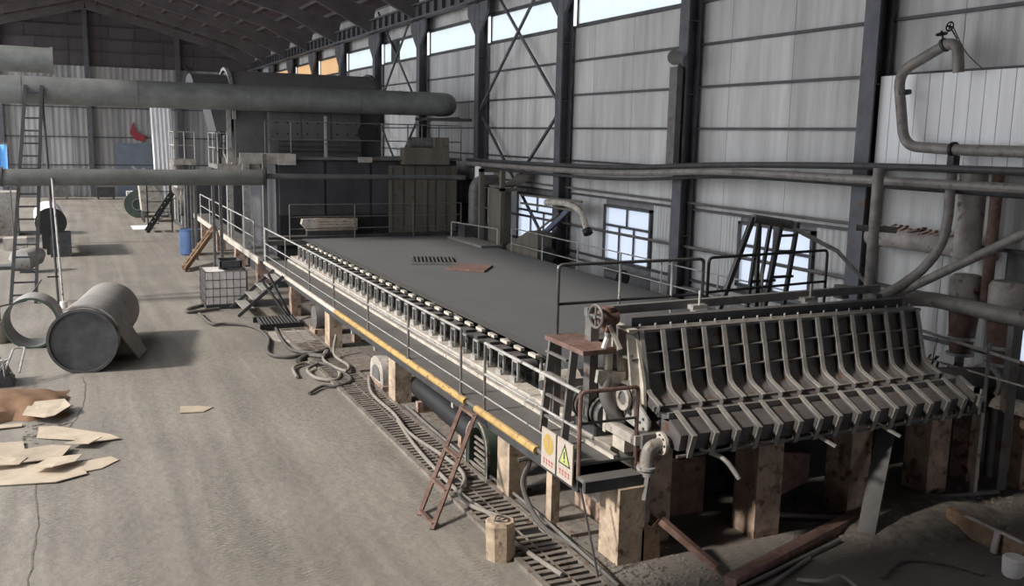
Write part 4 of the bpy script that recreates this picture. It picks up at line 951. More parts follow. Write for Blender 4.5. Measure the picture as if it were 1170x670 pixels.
# ---- left aisle objects
la = thing('tall_ladder', 'tall grey steel ladder standing up against the overhead pipe at left', 'ladder', (-1.2, 30.3, 0))
for x0, x1 in ((-1.72, -1.03), (-1.08, -0.62)): MB().bar((x0, 29.9, 0), (x1, 30.72, 6.15), 0.09, 0.09).build('rail', M_dark, la)
for i in range(17):
    t = (i+0.7)/17.3; a = V(-1.72, 29.9, 0).lerp(V(-1.03, 30.72, 6.15), t); b = V(-1.08, 29.9, 0).lerp(V(-0.62, 30.72, 6.15), t)
    MB().bar(a, b, 0.05).build('rung', M_dark, la)
for i, (a, b, lab) in enumerate((((-0.50, 29.7, 0.0), (-0.62, 30.72, 5.9), 'dark slanting pole right of the tall ladder'), ((-0.36, 28.9, 0.0), (-0.47, 29.2, 3.6), 'thin pale pole in white footing right of the tall ladder'))):
    t = thing('pole', lab, 'pole', a); MB().tube([a, b], 0.035 if i == 0 else 0.03, 8).build('shaft', M_dark if i == 0 else M_light, t)
    if i: MB().cyl((a[0], a[1], 0), (a[0], a[1], 0.18), 0.10, 12).build('footing', M_tote, t)
    else: MB().bx(a[0]-0.2, a[0]+0.15, a[1]-0.05, a[1]+0.05, 0, 0.05).bx(a[0]-0.25, a[0]+0.05, a[1], a[1]+0.04, 0.75, 0.79).build('foot', M_black, t)
# big tee pipe
tp = thing('tee_duct', 'large grey tube with square saddle and open mouth lying in the aisle', 'duct', (0.45, 22, 0))
d0 = V(0.05, 20.9, 0.66); d1 = V(0.72, 24.6, 0.66); dd = (d1-d0).normalized()
MB().ring(d0, d1, 0.66, 0.63, 40).build('tube', M_sheetm, tp)
MB().cyl(d0+dd*0.05, d0+dd*0.07, 0.63, 32).build('inner_disc', M_dark, tp)
MB().ring(d0-dd*0.02, d0+dd*0.05, 0.685, 0.63, 40).build('mouth_flange', M_dark, tp)
side = Vector((dd.y, -dd.x, 0))
# folded saddle plate around the tube
mb = MB(); n = 16; vs = []; fs = []
for i in range(n+1):
    an = PI*0.5 + 0.5 - (1.9)*i/n
    nrm = side*math.cos(an) + V(0, 0, 1)*math.sin(an)
    tt = 0.25; L = 1.35*(1-abs((i-3)/ (n*1.0))*0.8) if i > 3 else 1.35*(0.35+0.65*i/3)
    for r_ in (0.675, 0.715):
        vs += [d0+dd*tt+V(0, 0, 0)+nrm*r_, d0+dd*(tt+L)+nrm*r_]
    if i:
        b = 4*i; fs += [(b-2, b+2, b+3, b-1), (b-4, b-3, b+1, b), (b-4, b, b+2, b-2), (b-3, b-1, b+3, b+1)]
mb.add(vs, fs).build('saddle_plate', M_sheetm, tp, smooth=True)
br0 = d0+dd*1.9
q0 = d0+dd*0.35+side*0.64+V(0, 0, 0.12); q1 = d0+dd*1.7+side*0.64+V(0, 0, 0.18); q2 = d0+dd*1.75+side*1.02+V(0, 0, -0.60); q3 = d0+dd*1.0+side*0.95+V(0, 0, -0.62)
qs = [q0, q1, q2, q3]; MB().add(qs+[q-side*0.03 for q in qs], [(0,1,2,3), (7,6,5,4), (0,4,5,1), (1,5,6,2), (2,6,7,3), (3,7,4,0)]).build('saddle_flap', M_sheetm, tp)
rg = thing('steel_ring', 'short open steel ring with green rim lying behind the big grey tube', 'ring', (-0.95, 24.2, 0))
MB().ring((-0.98, 23.7, 0.58), (-0.9, 24.55, 0.58), 0.58, 0.545, 40).build('shell', M_sheetm, rg)
MB().ring((-0.99, 23.66, 0.58), (-0.98, 23.72, 0.58), 0.588, 0.54, 40).build('rim', M_green, rg)
bk = thing('rusty_bucket', 'small rusty drum at left frame edge beside the steel ring', 'bucket', (-1.75, 25, 0))
MB().tube([(-1.68, 24.6, 0), (-1.68, 24.6, 0.05), (-1.68, 24.6, 0.5)], [0.20, 0.22, 0.22], 18).build('body', M_aged, bk); MB().ring((-1.68, 24.6, 0.48), (-1.68, 24.6, 0.52), 0.235, 0.2, 18).build('rim', M_rustp, bk)
MB().tube(bend([(-1.66, 24.6, 0.45), (-1.66, 24.6, 0.85), (-1.1, 25.3, 0.85), (-0.8, 26.2, 1.2)], 0.05), 0.02, 6).build('bent_rod', M_dark, bk)
# wire heap in metal bin
wh = thing('wire_basket', 'heap of tangled wire with a bent frame at the left frame edge', 'basket', (-1.5, 20.6, 0))
for k in range(16):
    c = V(-1.55+random.uniform(-.25, .2), 20.5+random.uniform(-.35, .3), 0.05)
    MB().tube(spline([c+V(random.uniform(-.3, .3), random.uniform(-.4, .4), random.uniform(0, .5)) for _ in range(4)], 5), 0.014, 5).build('wire', M_mid if k % 2 else M_light, wh)
MB().prism([(-1.9, 0), (-1.85, 0.42), (-1.35, 0.36), (-1.2, 0)], 'y', 20.2, 20.9).build('bin', M_dark, wh)
MB().tube(bend([(-1.35, 20.3, 0.3), (-1.2, 20.9, 0.62), (-1.0, 20.9, 0.62), (-1.1, 20.3, 0.25)], 0.05), 0.02, 6).build('frame', M_light, wh)
# white tank up the aisle with dark stand
wt = thing('white_tank', 'white horizontal tank on a dark stand up the aisle behind the poles', 'tank', (-0.8, 43, 0))
MB().cyl((-0.78, 40.6, 1.35), (-0.95, 44.5, 1.35), 0.55, 28).build('shell', M_white, wt)
MB().cyl((-0.775, 40.5, 1.35), (-0.78, 40.6, 1.35), 0.56, 28).build('end_shade_disc', M_black, wt)  # black disc paints the shade on the tank's near end
MB().bx(-1.0, -0.35, 41.3, 41.7, 0, 1.0).bx(-1.2, -0.5, 43.5, 43.9, 0, 1.0).build('saddle', M_black, wt); MB().bx(-0.85, -0.1, 40.5, 41.2, 0, 0.95).build('stand_box', M_dark, wt)
for i, (x, y, rx, m, lab) in enumerate(((-1.55, 36.5, 0.38, M_sheetm, 'grey round bottomed vessel behind the tall ladder'), )):
    t = thing('round_vessel', lab, 'vessel', (x, y, 0))
    MB().tube([(x-0.45, y, 0.38), (x-0.40, y, 0.42), (x, y, 0.45), (x+0.35, y+0.3, 0.55), (x+0.5, y+0.5, 0.6)], [0.12, 0.3, 0.38, 0.32, 0.15], 18).build('body', m, t)
    MB().bx(x-0.2, x+0.2, y-0.2, y+0.2, 0, 0.12).build('foot', M_dark, t)
tag(MB().bx(-2.6, -1.75, 43, 43.8, 0, 0.5).build('grey_box', M_ledge), 'low pale grey box on floor left of the tall ladder', 'box')
tag(MB().bx(-3.3, -1.9, 37.3, 38.0, 0, 0.12).build('dark_strip', M_dark), 'low dark plate on floor at the far left', 'plate')
gm = thing('green_machine', 'dark green machine with pale cabinet at far left behind the ladder', 'machine', (-3, 50, 0))
MB().bx(-3.2, -2.3, 49, 50.5, 0, 2.0).build('cabinet', M_ledge, gm); MB().bx(-5.5, -3.3, 46, 48, 0.3, 1.4).build('body', M_green, gm)
for k in range(4): MB().cyl((-5.2+k*0.5, 45.8, 1.3), (-5.2+k*0.5, 47, 1.3), 0.2, 12).build('roller', M_green, gm)
MB().bx(-5.3, -3.5, 46.2, 47.8, 0, 0.3).build('foot', M_dark, gm)
tpn = thing('blue_tarp', 'bright blue tarp hanging at left frame edge above the lower pipe', 'tarp', (-3.4, 45, 2.6))
mb = MB(); n = 14; vs = []; fs = []
for i in range(n+1):
    for j in range(5):
        x = -4.3+1.95*i/n; vs.append((x, 45+0.1*math.sin(i*1.7)+0.03*j, 2.5+0.42*j+0.05*math.sin(i*1.1)*(j == 4)))
    if i:
        for j in range(4): b = 5*i+j; fs.append((b-5, b, b+1, b-4))
mb.add(vs, fs).build('cloth', M_tarp, tpn)
MB().tube([(-4.7, 45.05, 4.25), (-2.3, 45.05, 4.25)], 0.03, 6).tube([(-2.32, 45.05, 0), (-2.32, 45.05, 4.25)], 0.03, 6).build('pole', M_mid, tpn)

# ---- cardboard and paper scraps
def scrap(pts, z, m, label, cat='cardboard', bendh=0.05, name='cardboard_sheet', th=0.012):
    cx = sum(p[0] for p in pts)/len(pts); cy = sum(p[1] for p in pts)/len(pts); n = len(pts)
    mb = MB(); vs = []; fs = []
    inner = [((x+cx)/2, (y+cy)/2) for x, y in pts]
    bendh *= 0.45; rz = [random.uniform(0, bendh) for _ in pts]
    for dz in (0, th):
        for (x, y), h in zip(pts, rz): vs.append((x, y, z+h+dz))
        for (x, y), h in zip(inner, rz): vs.append((x, y, z+h*0.3+dz+random.uniform(0, bendh)*0.5))
        vs.append((cx, cy, z+dz+bendh*0.3))
    k = 2*n+1
    for i in range(n):
        j = (i+1) % n
        for o_, s in ((0, 1), (k, -1)):
            q = [(o_+i, o_+n+i, o_+n+j, o_+j), (o_+n+i, o_+2*n, o_+n+j)]
            fs += q
        fs.append((i, j, k+j, k+i))
    mb.add(vs, fs)
    return tag(mb.build(name, m, smooth=False), label, cat, 'cardboard and paper scraps on the floor')
def gp(px): return px
scrap([(-0.71, 16.57), (-0.69, 17.16), (-0.44, 17.14), (0.36, 16.35), (0.52, 16.02), (0.0, 16.0), (-0.15, 16.2)], 0.01, M_card, 'pale cardboard sheet, farthest right of the scrap group')
scrap([(-0.3, 15.85), (-0.1, 16.1), (0.25, 16.0), (0.05, 15.7)], 0.05, M_card, 'small curled cardboard piece on the lower edge of the right scrap', bendh=0.12)
scrap([(-1.35, 15.6), (-1.3, 16.45), (-0.9, 16.4), (-0.85, 15.9), (-1.0, 15.5)], 0.02, M_card, 'cardboard sheet at the left frame edge, top of the stack')
scrap([(-1.0, 15.2), (-0.85, 15.85), (-0.5, 15.95), (-0.2, 15.75), (-0.35, 15.2)], 0.04, M_card, 'cardboard sheet in the middle of the left scrap stack', bendh=0.08)
scrap([(-1.3, 14.5), (-1.3, 15.4), (-0.5, 15.2), (-0.1, 15.1), (0.0, 14.5), (-0.4, 14.3)], 0.01, M_card, 'wide cardboard sheet at the bottom of the left scrap stack', bendh=0.03)
scrap([(-0.1, 14.6), (-0.1, 15.1), (0.35, 15.2), (0.45, 15.0), (0.2, 14.7)], 0.005, M_card, 'faint thin cardboard strip right of the stack', bendh=0.02)
scrap([(-0.75, 14.8), (-0.5, 15.2), (-0.05, 15.25), (-0.15, 14.9), (-0.45, 14.65)], 0.08, M_card, 'folded cardboard flap lying on the wide bottom sheet', bendh=0.12)
scrap([(-1.4, 15.1), (-1.2, 15.5), (-0.8, 15.4), (-0.9, 15.1)], 0.08, M_card, 'small cardboard strip on the stack at the frame edge', bendh=0.08)
scrap([(1.55, 17.2), (1.6, 17.6), (1.9, 17.55), (2.15, 17.4), (1.95, 17.15)], 0.005, M_card, 'single pale scrap alone out in the aisle', bendh=0.03)
# brown paper bag heap
pbg = thing('paper_sack', 'crumpled brown paper sack heap at left below the wire basket', 'sack', (-0.9, 18.3, 0))
mb = MB(); nu, nv = 18, 10; vs = []; fs = []
for i in range(nu+1):
    for j in range(nv+1):
        u = i/nu; v = j/nv; x = -2.2+1.95*u; y = 17.7+1.9*v
        h = (math.sin(PI*min(1, max(0, u*0.9+0.1)))**0.5)*(math.sin(PI*v)**0.6)*0.36*(1-0.35*u) if 0 < v < 1 and 0 < u < 1 else 0
        h += 0.022*math.sin(i*0.9+j*1.1)*(1 if 0 < v < 1 and 0 < u < 1 else 0)
        vs.append((x+0.05*math.sin(j*2.1), y+0.07*math.sin(i*1.4), max(h, 0.005)))
for i in range(nu):
    for j in range(nv): a = i*(nv+1)+j; fs.append((a, a+nv+1, a+nv+2, a+1))
mb.add(vs, fs).build('sack_body', M_bag, pbg)
o = scrap([(-0.95, 17.6), (-0.85, 18.2), (-0.3, 18.3), (-0.2, 17.9), (-0.45, 17.4), (-0.6, 17.3)], 0.12, M_card, 'pale torn flap at the front of the sack heap', bendh=0.16)
scrap([(-1.6, 17.25), (-1.5, 17.5), (-0.95, 17.45), (-0.95, 17.3)], 0.01, M_card, 'narrow pale strip in front of the sack heap')
deb = MB()
for k in range(70):
    x, y = random.uniform(-0.9, -0.2), random.uniform(16.3, 17.4); s_ = random.uniform(0.006, 0.02); deb.bx(x-s_*2, x+s_, y-s_, y+s_*2, 0, s_*0.6)
tag(deb.build('floor_crumbs', M_debris), 'dark crumbs scattered between the sack heap and the cardboard', 'debris', kind='stuff')

# ================================================================== RIGHT SIDE
# service bundle of pipes along the wall
sb = [((12.1, 8.4, 4.66), (12.1, 12, 4.62), (12.15, 16, 4.50), (12.2, 21, 4.27), (12.2, 30, 4.18), 0.06, 'thick dark service pipe along the right wall, uppermost of the bundle'),
      ((12.0, 8.4, 4.42), (12.0, 12, 4.40), (12.1, 16, 4.36), (12.1, 21, 4.14), (12.2, 30, 4.06), 0.075, 'pale service pipe along the right wall, middle of the bundle'),
      ((12.3, 8.4, 4.30), (12.3, 12, 4.30), (12.3, 16, 4.26), (12.3, 21, 3.98), (12.3, 30, 3.95), 0.04, 'thin service pipe along the right wall, lowest of the bundle')]
for a, b, c, d, e_, r, lab in sb: tag(MB().tube(spline([a, b, c, d, e_], 8), r, 10).build('service_pipe', M_pipeg if 'pale' in lab else M_dark), lab, 'pipe', 'service pipes along the right wall')
tag(MB().tube([(12.86, 12.9, 3.55), (12.86, 30, 3.60)], 0.03, 8).build('wall_conduit', M_mid), 'thin conduit on the right wall below the service pipes', 'conduit')
# vertical post pipe in front of bundle
vp = thing('standpipe', 'thick upright pipe rising from the headbox right end past the service pipes', 'pipe', (11.45, 11.1, 1.3))
MB().tube([(11.45, 11.12, 1.3), (11.45, 11.12, 4.62)], 0.085, 16).build('pipe_body', M_pipeg, vp)
MB().cyl((11.25, 11.3, 3.68), (11.75, 10.95, 3.66), 0.05, 10).build('clamp_bar', M_mid, vp)
MB().cyl((11.1, 11.35, 2.55), (11.1, 11.35, 2.75), 0.12, 16).build('valve_cap', M_mid, vp)
MB().bx(11.0, 11.6, 11.0, 11.45, 1.3, 1.42).build('foot', M_mid, vp)
# white panelled box
wx = thing('panelled_duct', 'white sheet clad box duct high on the right wall behind the looped pipe', 'duct', (12.9, 11, 4.6))
MB().bx(12.78, 13.0, 8.0, 12.5, 4.62, 6.12).build('core', M_duct, wx)
k = 0; y = 12.5
while y > 8.0:
    MB().bx(12.74, 12.78, y-0.255, y-0.005, 4.60, 6.14).build('cladding_panel', M_white, wx); y -= 0.262
# looped pipe
lo_ = thing('looped_pipe', 'grey pipe bent in a big loop in front of the white clad duct', 'pipe', (12.4, 11, 4.6))
MB().tube(bend([(12.4, 8.3, 4.92), (12.4, 10.57, 4.93), (12.4, 11.55, 4.97), (12.4, 11.8, 6.15), (12.4, 10.86, 6.55), (12.4, 10.68, 6.5), (12.45, 10.66, 6.1)], 0.28, 8), 0.085, 16).build('pipe_body', M_pipeg, lo_)
MB().ring((12.4, 10.9, 6.54), (12.4, 10.94, 6.52), 0.11, 0.08, 16).ring((12.4, 11.62, 5.8), (12.4, 11.63, 5.86), 0.10, 0.08, 16).build('weld_ring', M_dark, lo_)
wheel((12.4, 10.86, 6.80), 0.07, (0, 1, 0.3), 0.012).tube([(12.4, 10.86, 6.8), (12.4, 10.7, 6.6)], 0.012, 6).build('handwheel', M_black, lo_)
wheel((12.4, 11.0, 6.70), 0.08, (0, 0.2, 1), 0.012).tube([(12.4, 11.0, 6.7), (12.4, 10.93, 6.55)], 0.015, 6).build('handwheel', M_black, lo_)
MB().tube(spline([(12.42, 10.82, 6.8), (12.5, 10.6, 6.4), (12.6, 10.35, 6.14)], 5), 0.008, 5).build('cord', M_black, lo_)
MB().ring((12.4, 10.55, 4.93), (12.4, 10.60, 4.93), 0.12, 0.08, 16).bx(12.33, 12.47, 10.5, 10.62, 4.58, 4.84).build('hanger', M_black, lo_)
# curved downcomer
cd = thing('curved_downcomer', 'grey pipe dropping from the loop hanger and curving down to the headbox right end', 'pipe', (11.9, 10.3, 2.5))
MB().tube(spline([(12.4, 10.56, 4.6), (12.15, 10.35, 4.3), (12.0, 10.22, 3.9), (11.9, 10.22, 3.5), (11.75, 10.4, 3.1), (11.5, 10.7, 2.75), (11.3, 10.9, 2.62)], 6), 0.075, 14).build('pipe_body', M_pipeg, cd)
# large insulated duct behind
idt = thing('insulated_duct', 'rough grey insulated duct with torn lagging behind the standpipe', 'duct', (12.6, 11, 3.2))
MB().tube([(12.62, 12.3, 3.42), (12.62, 11.2, 3.44), (12.6, 10.25, 3.42)], 0.18, 18).build('lagging', M_duct, idt)
mb = MB()
for k in range(16):
    y = 12.2-k*0.12; mb.bar((12.55+random.uniform(-.08, .08), y, 3.58), (12.52, y-0.15, 3.60+random.uniform(0, .07)), 0.08, 0.03)
mb.build('torn_lagging', M_concdark, idt)
# vertical cyclone ducts
for i, (y, r, m, lab) in enumerate(((10.28, 0.20, M_duct, 'fat upright pinkish duct below the white clad duct'), (9.86, 0.085, M_rustp, 'slim upright rusty pipe right of the fat duct'))):
    t = thing('upright_duct', lab, 'duct', (12.55, y, 2.8)); MB().tube([(12.55, y, 2.6 if i else 3.25), (12.55, y, 4.62)], r, 18).build('shell', m, t)
    MB().ring((12.55, y, 3.3), (12.55, y, 3.36), r+0.03, r-0.01, 18).build('band', m, t)
for i, (y, lab) in enumerate(((10.22, 'brown tapered cone vessel at right, the left one of two'), (9.52, 'brown tapered cone vessel at right, the right one of two'))):
    t = thing('cone_vessel', lab, 'vessel', (12.55, y, 0), 'pair of cone vessels at the right')
    MB().tube([(12.55, y, 1.75), (12.55, y, 1.8), (12.55, y, 2.05), (12.55, y, 2.5)], [0.15, 0.16, 0.19, 0.23], 18).build('cone', M_rustp, t)
    MB().tube([(12.55, y, 2.5), (12.55, y, 2.95), (12.55, y, 3.02)], [0.24, 0.25, 0.2], 18).build('drum', M_duct, t)
    MB().ring((12.55, y, 2.0), (12.55, y, 2.05), 0.21, 0.15, 18).ring((12.55, y, 1.75), (12.55, y, 1.79), 0.21, 0.12, 18).build('flange', M_light, t)
    MB().cyl((12.55, y, 0), (12.55, y, 1.76), 0.07, 12).build('leg', M_mid, t)
bh = thing('big_header_pipe', 'fat beige pipe running out of frame at right above the cone vessels', 'pipe', (12.2, 9.7, 2.4))
MB().tube(bend([(11.55, 10.95, 2.3), (12.0, 10.95, 2.55), (12.2, 10.6, 2.60), (12.2, 8.2, 2.56)], 0.3, 6), 0.12, 20).build('pipe_body', M_pipeg, bh)
MB().bx(12.1, 12.3, 9.0, 9.1, 0, 2.46).build('stand', M_mid, bh)
tag(MB().tube([(11.55, 11.1, 2.45), (12.2, 8.5, 4.1)], 0.07, 14).build('diagonal_pipe', M_pipeg), 'grey pipe slanting up to the right frame edge across the cone vessels', 'pipe')
hr = thing('wire_fence', 'thin handrail with loose wires at the far right below the cone vessels', 'rail', (11.9, 9.6, 0))
MB().tube([(11.9, 11.3, 2.2), (11.9, 8.6, 2.02)], 0.025, 8).tube([(11.9, 11.3, 1.75), (11.9, 8.6, 1.7)], 0.015, 8).build('rail', M_ledge, hr)
for y in (10.9, 10.65, 10.4, 10.1): MB().tube([(11.9, y, 2.15), (11.88, y+0.05, 1.72)], 0.007, 5).build('wire', M_dark, hr)
for y in (9.2, 11.2): MB().tube([(11.9, y, 0), (11.9, y, 2.2)], 0.03, 8).build('post', M_mid, hr)
cr_ = thing('couch_roll', 'dark roll with pale flanged end behind the right end of headbox', 'roll', (11.8, 9.7, 0))
MB().cyl((11.3, 9.7, 1.55), (12.35, 9.55, 1.5), 0.22, 24).build('shell', M_dark, cr_); MB().ring((12.3, 9.55, 1.5), (12.36, 9.55, 1.5), 0.28, 0.2, 24).build('end_flange', M_ledge, cr_)
MB().bx(12.0, 12.3, 9.45, 9.75, 0, 1.3).build('pedestal', M_concdark, cr_)
MB().bx(12.3, 12.4, 8.0, 9.6, 1.15, 1.35).build('side_beam', M_ledge, cr_)
fa = MB()
for k in range(60):
    x, y = random.uniform(11.25, 12.1), random.uniform(9.9, 10.9); a = V(x, y, 1.3); fa.bar(a, a+V(random.uniform(-.3, .3), random.uniform(-.3, .3), random.uniform(0.1, .5)), 0.03, 0.02)
tag(fa.build('scrap_heap', M_dark), 'heap of dark scrap strips beside the headbox right end', 'scrap', kind='stuff')
tag(MB().bx(11.2, 12.6, 9.85, 11.4, 1.1, 1.3).build('floor_slab', M_concdark), 'raised dark slab behind the headbox right end', 'slab')
tag(MB().bx(12.45, 12.6, 8.9, 9.1, 0, 1.1).build('slab_post', M_concdark), 'brown square post under far right side beam', 'post')
tag(MB().bx(11.55, 11.62, 8.95, 9.02, 0, 1.25).build('thin_post', M_ledge), 'thin pale post right of the last headbox pillar', 'post')

# step frame by low window behind headbox
sf = thing('step_frame', 'double ladder frame with slanted struts in front of the bright low window', 'frame', (10, 12.0, 1.2))
for a, b, ww in (((8.85, 11.6, 2.3), (9.45, 11.6, 3.85), 0.07), ((9.42, 11.6, 2.3), (9.58, 11.6, 3.85), 0.05), ((9.75, 11.6, 2.3), (10.0, 11.6, 3.75), 0.07), ((9.72, 11.75, 2.3), (9.7, 11.75, 3.7), 0.06), ((10.15, 11.6, 2.4), (10.33, 11.6, 3.75), 0.06), ((9.85, 11.9, 2.3), (10.05, 11.9, 3.7), 0.05)):
    MB().bar(a, b, ww, ww).build('strut', M_dark, sf)
for (x0, x1, z) in ((9.45, 9.95, 2.85), (9.47, 9.95, 2.56), (9.9, 10.3, 2.9), (9.95, 10.3, 3.3), (9.95, 10.3, 3.55), (9.9, 10.28, 2.6)): MB().bar((x0, 11.6, z), (x1, 11.6, z), 0.05, 0.04).build('rung', M_dark, sf)
MB().tube([(9.45, 11.6, 3.83), (10.2, 11.6, 3.72)], 0.07, 12).build('top_roll', M_mid, sf)
MB().bx(8.75, 10.5, 11.5, 12.0, 2.24, 2.3).build('base_plate', M_dark, sf)
for x in (8.85, 10.4): MB().bx(x-0.05, x+0.05, 11.7, 11.8, 0, 2.24).build('leg', M_dark, sf)
tag(MB().tube([(10.2, 11.6, 3.68), (11.0, 11.4, 3.3), (11.5, 11.25, 2.8)], 0.035, 8).build('slanting_bar', M_light), 'pale bar slanting from the step frame to the standpipe', 'bar')
# drive-side walkway
dw = thing('drive_side_walkway', 'walkway with thin handrails along the far side of the felt', 'walkway', (12, 20, 0))
MB().bx(11.55, 12.4, 12.9, 25.8, 1.36, 1.42).build('deck_plate', M_dark, dw)
for y in (13.2, 15.2, 17.2, 18.9, 21, 23, 25): MB().tube([(11.6, y, 1.4), (11.6, y, 2.35)], 0.018, 8).build('rail_post', M_light, dw)
for z in (1.9, 2.35): MB().tube([(11.6, 13.2, z), (11.6, 25.0, z)], 0.015, 8).build('guard_rail', M_light, dw)
for y in (14, 18, 22, 25): MB().bx(11.9, 12.2, y-0.15, y+0.15, 0, 1.36).build('leg', M_concdark, dw)
# more wall pipes behind
for z, lab in ((2.56, 'thin dark pipe along right wall at window transom height'), (1.62, 'thin dark pipe along right wall below the windows')):
    tag(MB().tube([(12.8, 12.9, z), (12.8, 30, z)], 0.035, 8).build('wall_pipe', M_mid), lab, 'pipe')
tag(MB().bx(12.35, 12.5, 18.05, 18.35, 4.3, 6.6).build('channel_box', M_mid), 'upright cable box fixed to the second wall column from the right', 'box')
lmp = thing('flood_lamp', 'round work lamp on the wall column above the cable box', 'lamp', (12.3, 18.1, 6.6))
MB().tube([(12.2, 17.95, 6.78), (12.35, 18.1, 6.82), (12.42, 18.16, 6.84)], [0.17, 0.13, 0.06], 16).build('shade', M_mid, lmp); MB().bar((12.42, 18.16, 6.84), (12.5, 18.2, 6.6), 0.05).build('arm', M_mid, lmp)
# brown frame with chute and duct at the press end
bf = thing('stock_frame', 'tan steel frame with flared chute by the wall at the far end of the felt', 'frame', (12, 26, 0))
for (x, y) in ((11.72, 26.0), (11.72, 27.6)): MB().bx(x-0.07, x+0.07, y-0.07, y+0.07, 1.0, 3.97).build('post', M_aged, bf)
MB().bx(11.65, 12.5, 25.93, 26.07, 3.36, 3.45).bx(11.65, 12.5, 27.53, 27.67, 3.86, 3.97).build('top_beam', M_aged, bf)
MB().prism([(11.72, 3.45), (12.3, 3.5), (12.55, 3.62), (12.75, 3.86), (12.68, 3.86), (12.5, 3.67), (12.3, 3.56), (11.72, 3.5)], 'y', 26.1, 27.0).build('chute', M_aged, bf)
MB().bx(11.8, 12.12, 26.2, 27.2, 1.4, 3.40).build('casing', M_aged, bf)
MB().bar((12.1, 25.2, 1.55), (12.45, 22.9, 3.15), 0.09, 0.14).build('blue_brace', M_stain, bf, label='blue grey slanting brace')
MB().bar((11.9, 25.8, 1.5), (12.3, 23.4, 2.9), 0.04, 0.05).build('tie_bar', M_aged, bf)
for z in (3.25, 3.0): MB().bar((12.35, 26.0, z), (12.35, 22.2, z+0.05), 0.05, 0.06).build('side_bar', M_aged, bf)
MB().tube(spline([(12.3, 24.2, 3.15), (12.3, 23.0, 3.2), (12.3, 22.2, 3.05), (12.3, 21.8, 2.6)], 6), 0.09, 12).build('spout', M_cream, bf)
MB().cyl((12.3, 21.8, 2.6), (12.3, 21.72, 2.5), 0.13, 14).build('nozzle', M_black, bf)
MB().bx(11.65, 12.4, 25.9, 28.0, 0, 1.0).build('plinth', M_aged, bf)
MB().prism([(23.6, 1.43), (25.7, 1.43), (25.7, 1.75), (24.2, 2.35), (23.6, 2.35)], 'x', 11.75, 12.2).build('drive_cover', M_aged, bf)
dk = thing('arched_duct', 'grey duct bending down beside the dryer block at its right end', 'duct', (11.4, 28.6, 1.7))
MB().tube(bend([(12.5, 28.2, 3.55), (11.75, 28.2, 3.55), (11.75, 28.2, 1.9)], 0.4, 8), 0.2, 14).build('duct_body', M_mid, dk)
MB().bx(11.3, 12.2, 27.9, 28.5, 1.42, 2.15).build('base_box', M_dark, dk)
rc = thing('railed_corner', 'small railed landing at the far right corner of the felt', 'platform', (11.4, 27.3, 1.42))
MB().bx(10.9, 11.6, 25.6, 28.4, 1.71, 1.78).build('deck_plate', M_mid, rc)
MB().tube(bend([(11.0, 28.3, 1.78), (11.0, 28.3, 2.25), (11.5, 25.8, 2.25), (11.5, 25.8, 1.78)], 0.05), 0.02, 8).build('guard_rail', M_light, rc)
# dark machine items between felt right edge and wall, near catwalk
for i, (x, y, s_, lab) in enumerate(((11.95, 19.6, 0.25, 'dark round motor on the drive side walkway below the middle low window'), (12.05, 23.8, 0.3, 'dark motor at the far end of drive side walkway'), (12.0, 16.4, 0.22, 'dark motor on drive side walkway near the wall column'))):
    t = thing('small_motor', lab, 'motor', (x, y, 1.42)); MB().cyl((x, y-s_, 1.42+s_), (x, y+s_, 1.42+s_), s_*0.8, 16).build('body', M_dark, t); MB().bx(x-s_*0.6, x+s_*0.6, y-s_*0.7, y+s_*0.7, 1.42, 1.42+s_*0.5).build('foot', M_dark, t)

# ---- floor in front of headbox: beams, planks and rubble
tag(MB().bar((6.55, 8.05, 0.06), (9.3, 8.95, 0.06), 0.16, 0.12).build('steel_beam', M_rustp), 'rusty brown beam lying on the floor in front of headbox pillars', 'beam')
tag(MB().bar((6.55, 8.3, 0.12), (6.2, 8.95, 0.5), 0.08, 0.08).build('bent_beam', M_rustp), 'short rusty bar leaning on the timber block', 'bar')
tag(MB().bar((9.05, 8.5, 0.02), (9.75, 8.95, 1.3), 0.22, 0.05).build('leaning_plank', M_dark), 'wide dark grey plank leaning against the headbox', 'plank')
wbm = thing('timber_beam', 'brown timber beam with torn edge lying on the dark floor at lower right', 'beam', (10.2, 7.7, 0))
MB().bar((10.35, 8.35, 0.14), (10.25, 6.9, 0.14), 0.10, 0.26).build('beam_body', M_wood, wbm)
MB().bar((10.23, 8.0, 0.3), (10.15, 6.9, 0.30), 0.03, 0.03).build('edge_strip', M_ledge, wbm)
MB().bar((10.2, 7.5, 0.3), (10.15, 7.5, 0.02), 0.07, 0.04).build('bracket', M_ledge, wbm)
tag(MB().tube([(9.85, 7.0, 0), (9.85, 7.0, 0.03), (9.85, 7.0, 0.22), (9.85, 7.0, 0.24)], [0.10, 0.12, 0.13, 0.11], 16).build('white_bucket', M_tote), 'white bucket at the lower right corner of the picture', 'bucket')
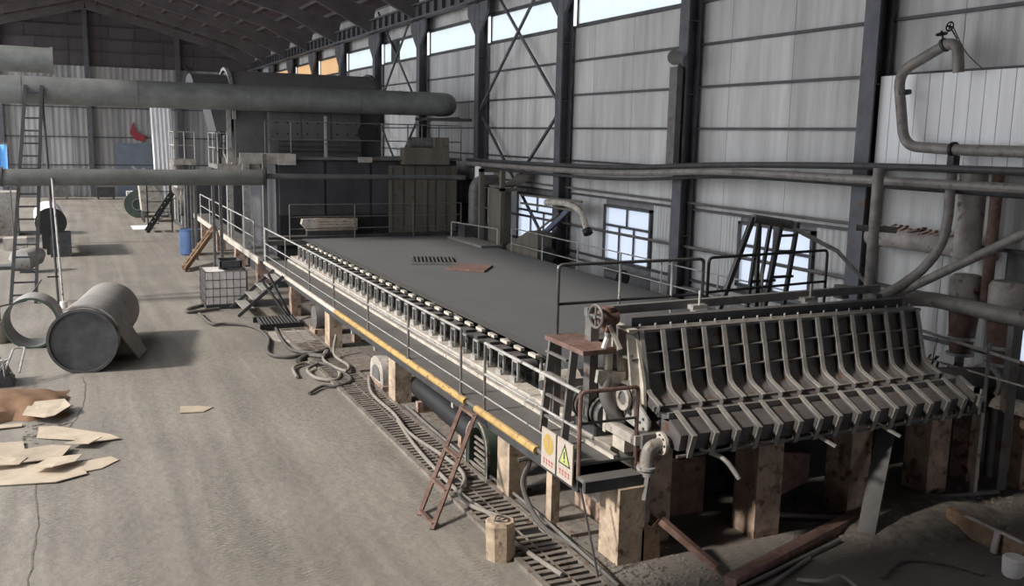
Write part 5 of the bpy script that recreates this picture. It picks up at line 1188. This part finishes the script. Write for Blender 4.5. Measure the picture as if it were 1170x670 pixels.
for i, (a, b, r, lab) in enumerate((((6.5, 7.9, 0.03), (8.6, 8.5, 0.03), 0.03, 'thin pipe lying in front of the rusty beam'), ((6.7, 7.75, 0.03), (7.9, 8.25, 0.03), 0.025, 'shorter thin pipe lying nearest in front of the rusty beam'), ((8.0, 9.6, 0.06), (9.8, 8.6, 0.05), 0.04, 'dark pipe lying between the headbox pillars'), ((10.0, 9.2, 0.04), (12, 8.9, 0.04), 0.04, 'dark pipe lying on the floor at far right'))):
    tag(MB().tube([a, b], r, 8).build('loose_pipe', M_mid), lab, 'pipe', 'loose pipes under the headbox')
hose([(8.3, 7.5, 0.03), (8.9, 7.75, 0.03), (9.3, 7.5, 0.03), (9.5, 7.1, 0.03)], 0.02, M_hose, 'thin dark hose curling on floor at the lower edge')
hose([(7.35, 7.85, 0.03), (7.5, 7.6, 0.1), (7.8, 7.65, 0.08), (7.85, 7.4, 0.03)], 0.025, M_hosel, 'pale bent hose end on floor in front of headbox')
rb = MB()
def rock(mb, x, y, s_):
    mb.add([(x-s_, y-s_*0.6, 0), (x+s_*0.8, y-s_, 0), (x+s_, y+s_*0.7, 0), (x-s_*0.7, y+s_, 0), (x+random.uniform(-.3, .3)*s_, y+random.uniform(-.3, .3)*s_, s_*random.uniform(0.4, 0.9))], [(0, 1, 4), (1, 2, 4), (2, 3, 4), (3, 0, 4), (3, 2, 1, 0)])
for k in range(260):
    rock(rb, random.uniform(5.5, 6.6), random.uniform(8.2, 9.3), random.uniform(0.01, 0.035))
for k in range(500):
    x = min(12.3, random.gauss(10.4, 0.9)); y = random.gauss(8.7, 0.35); rock(rb, x, y, random.uniform(0.015, 0.07))
for k in range(300):
    rock(rb, random.uniform(5.4, 6.0), random.uniform(9.5, 24), random.uniform(0.01, 0.05))
tag(rb.build('rubble', M_debris, smooth=False), 'dark crumbled rubble scattered under the walkway and the headbox', 'rubble', kind='stuff')
hp_ = MB(); n = 20; vs = []; fs = []
for i in range(n+1):
    for j in range(n+1):
        x = 8.6+2.8*i/n; y = 7.9+1.6*j/n; r = math.hypot((i/n-0.55)/0.5, (j/n-0.5)/0.5); h = max(0, 1-r*r)*0.16+random.uniform(-.01, .015)
        vs.append((x, y, h if r < 1 else -0.02))
for i in range(n):
    for j in range(n): a = i*(n+1)+j; fs.append((a, a+n+1, a+n+2, a+1))
tag(hp_.add(vs, fs).build('dirt_mound', M_debris), 'low dark mound of dirt under the right half of headbox', 'dirt', kind='stuff')
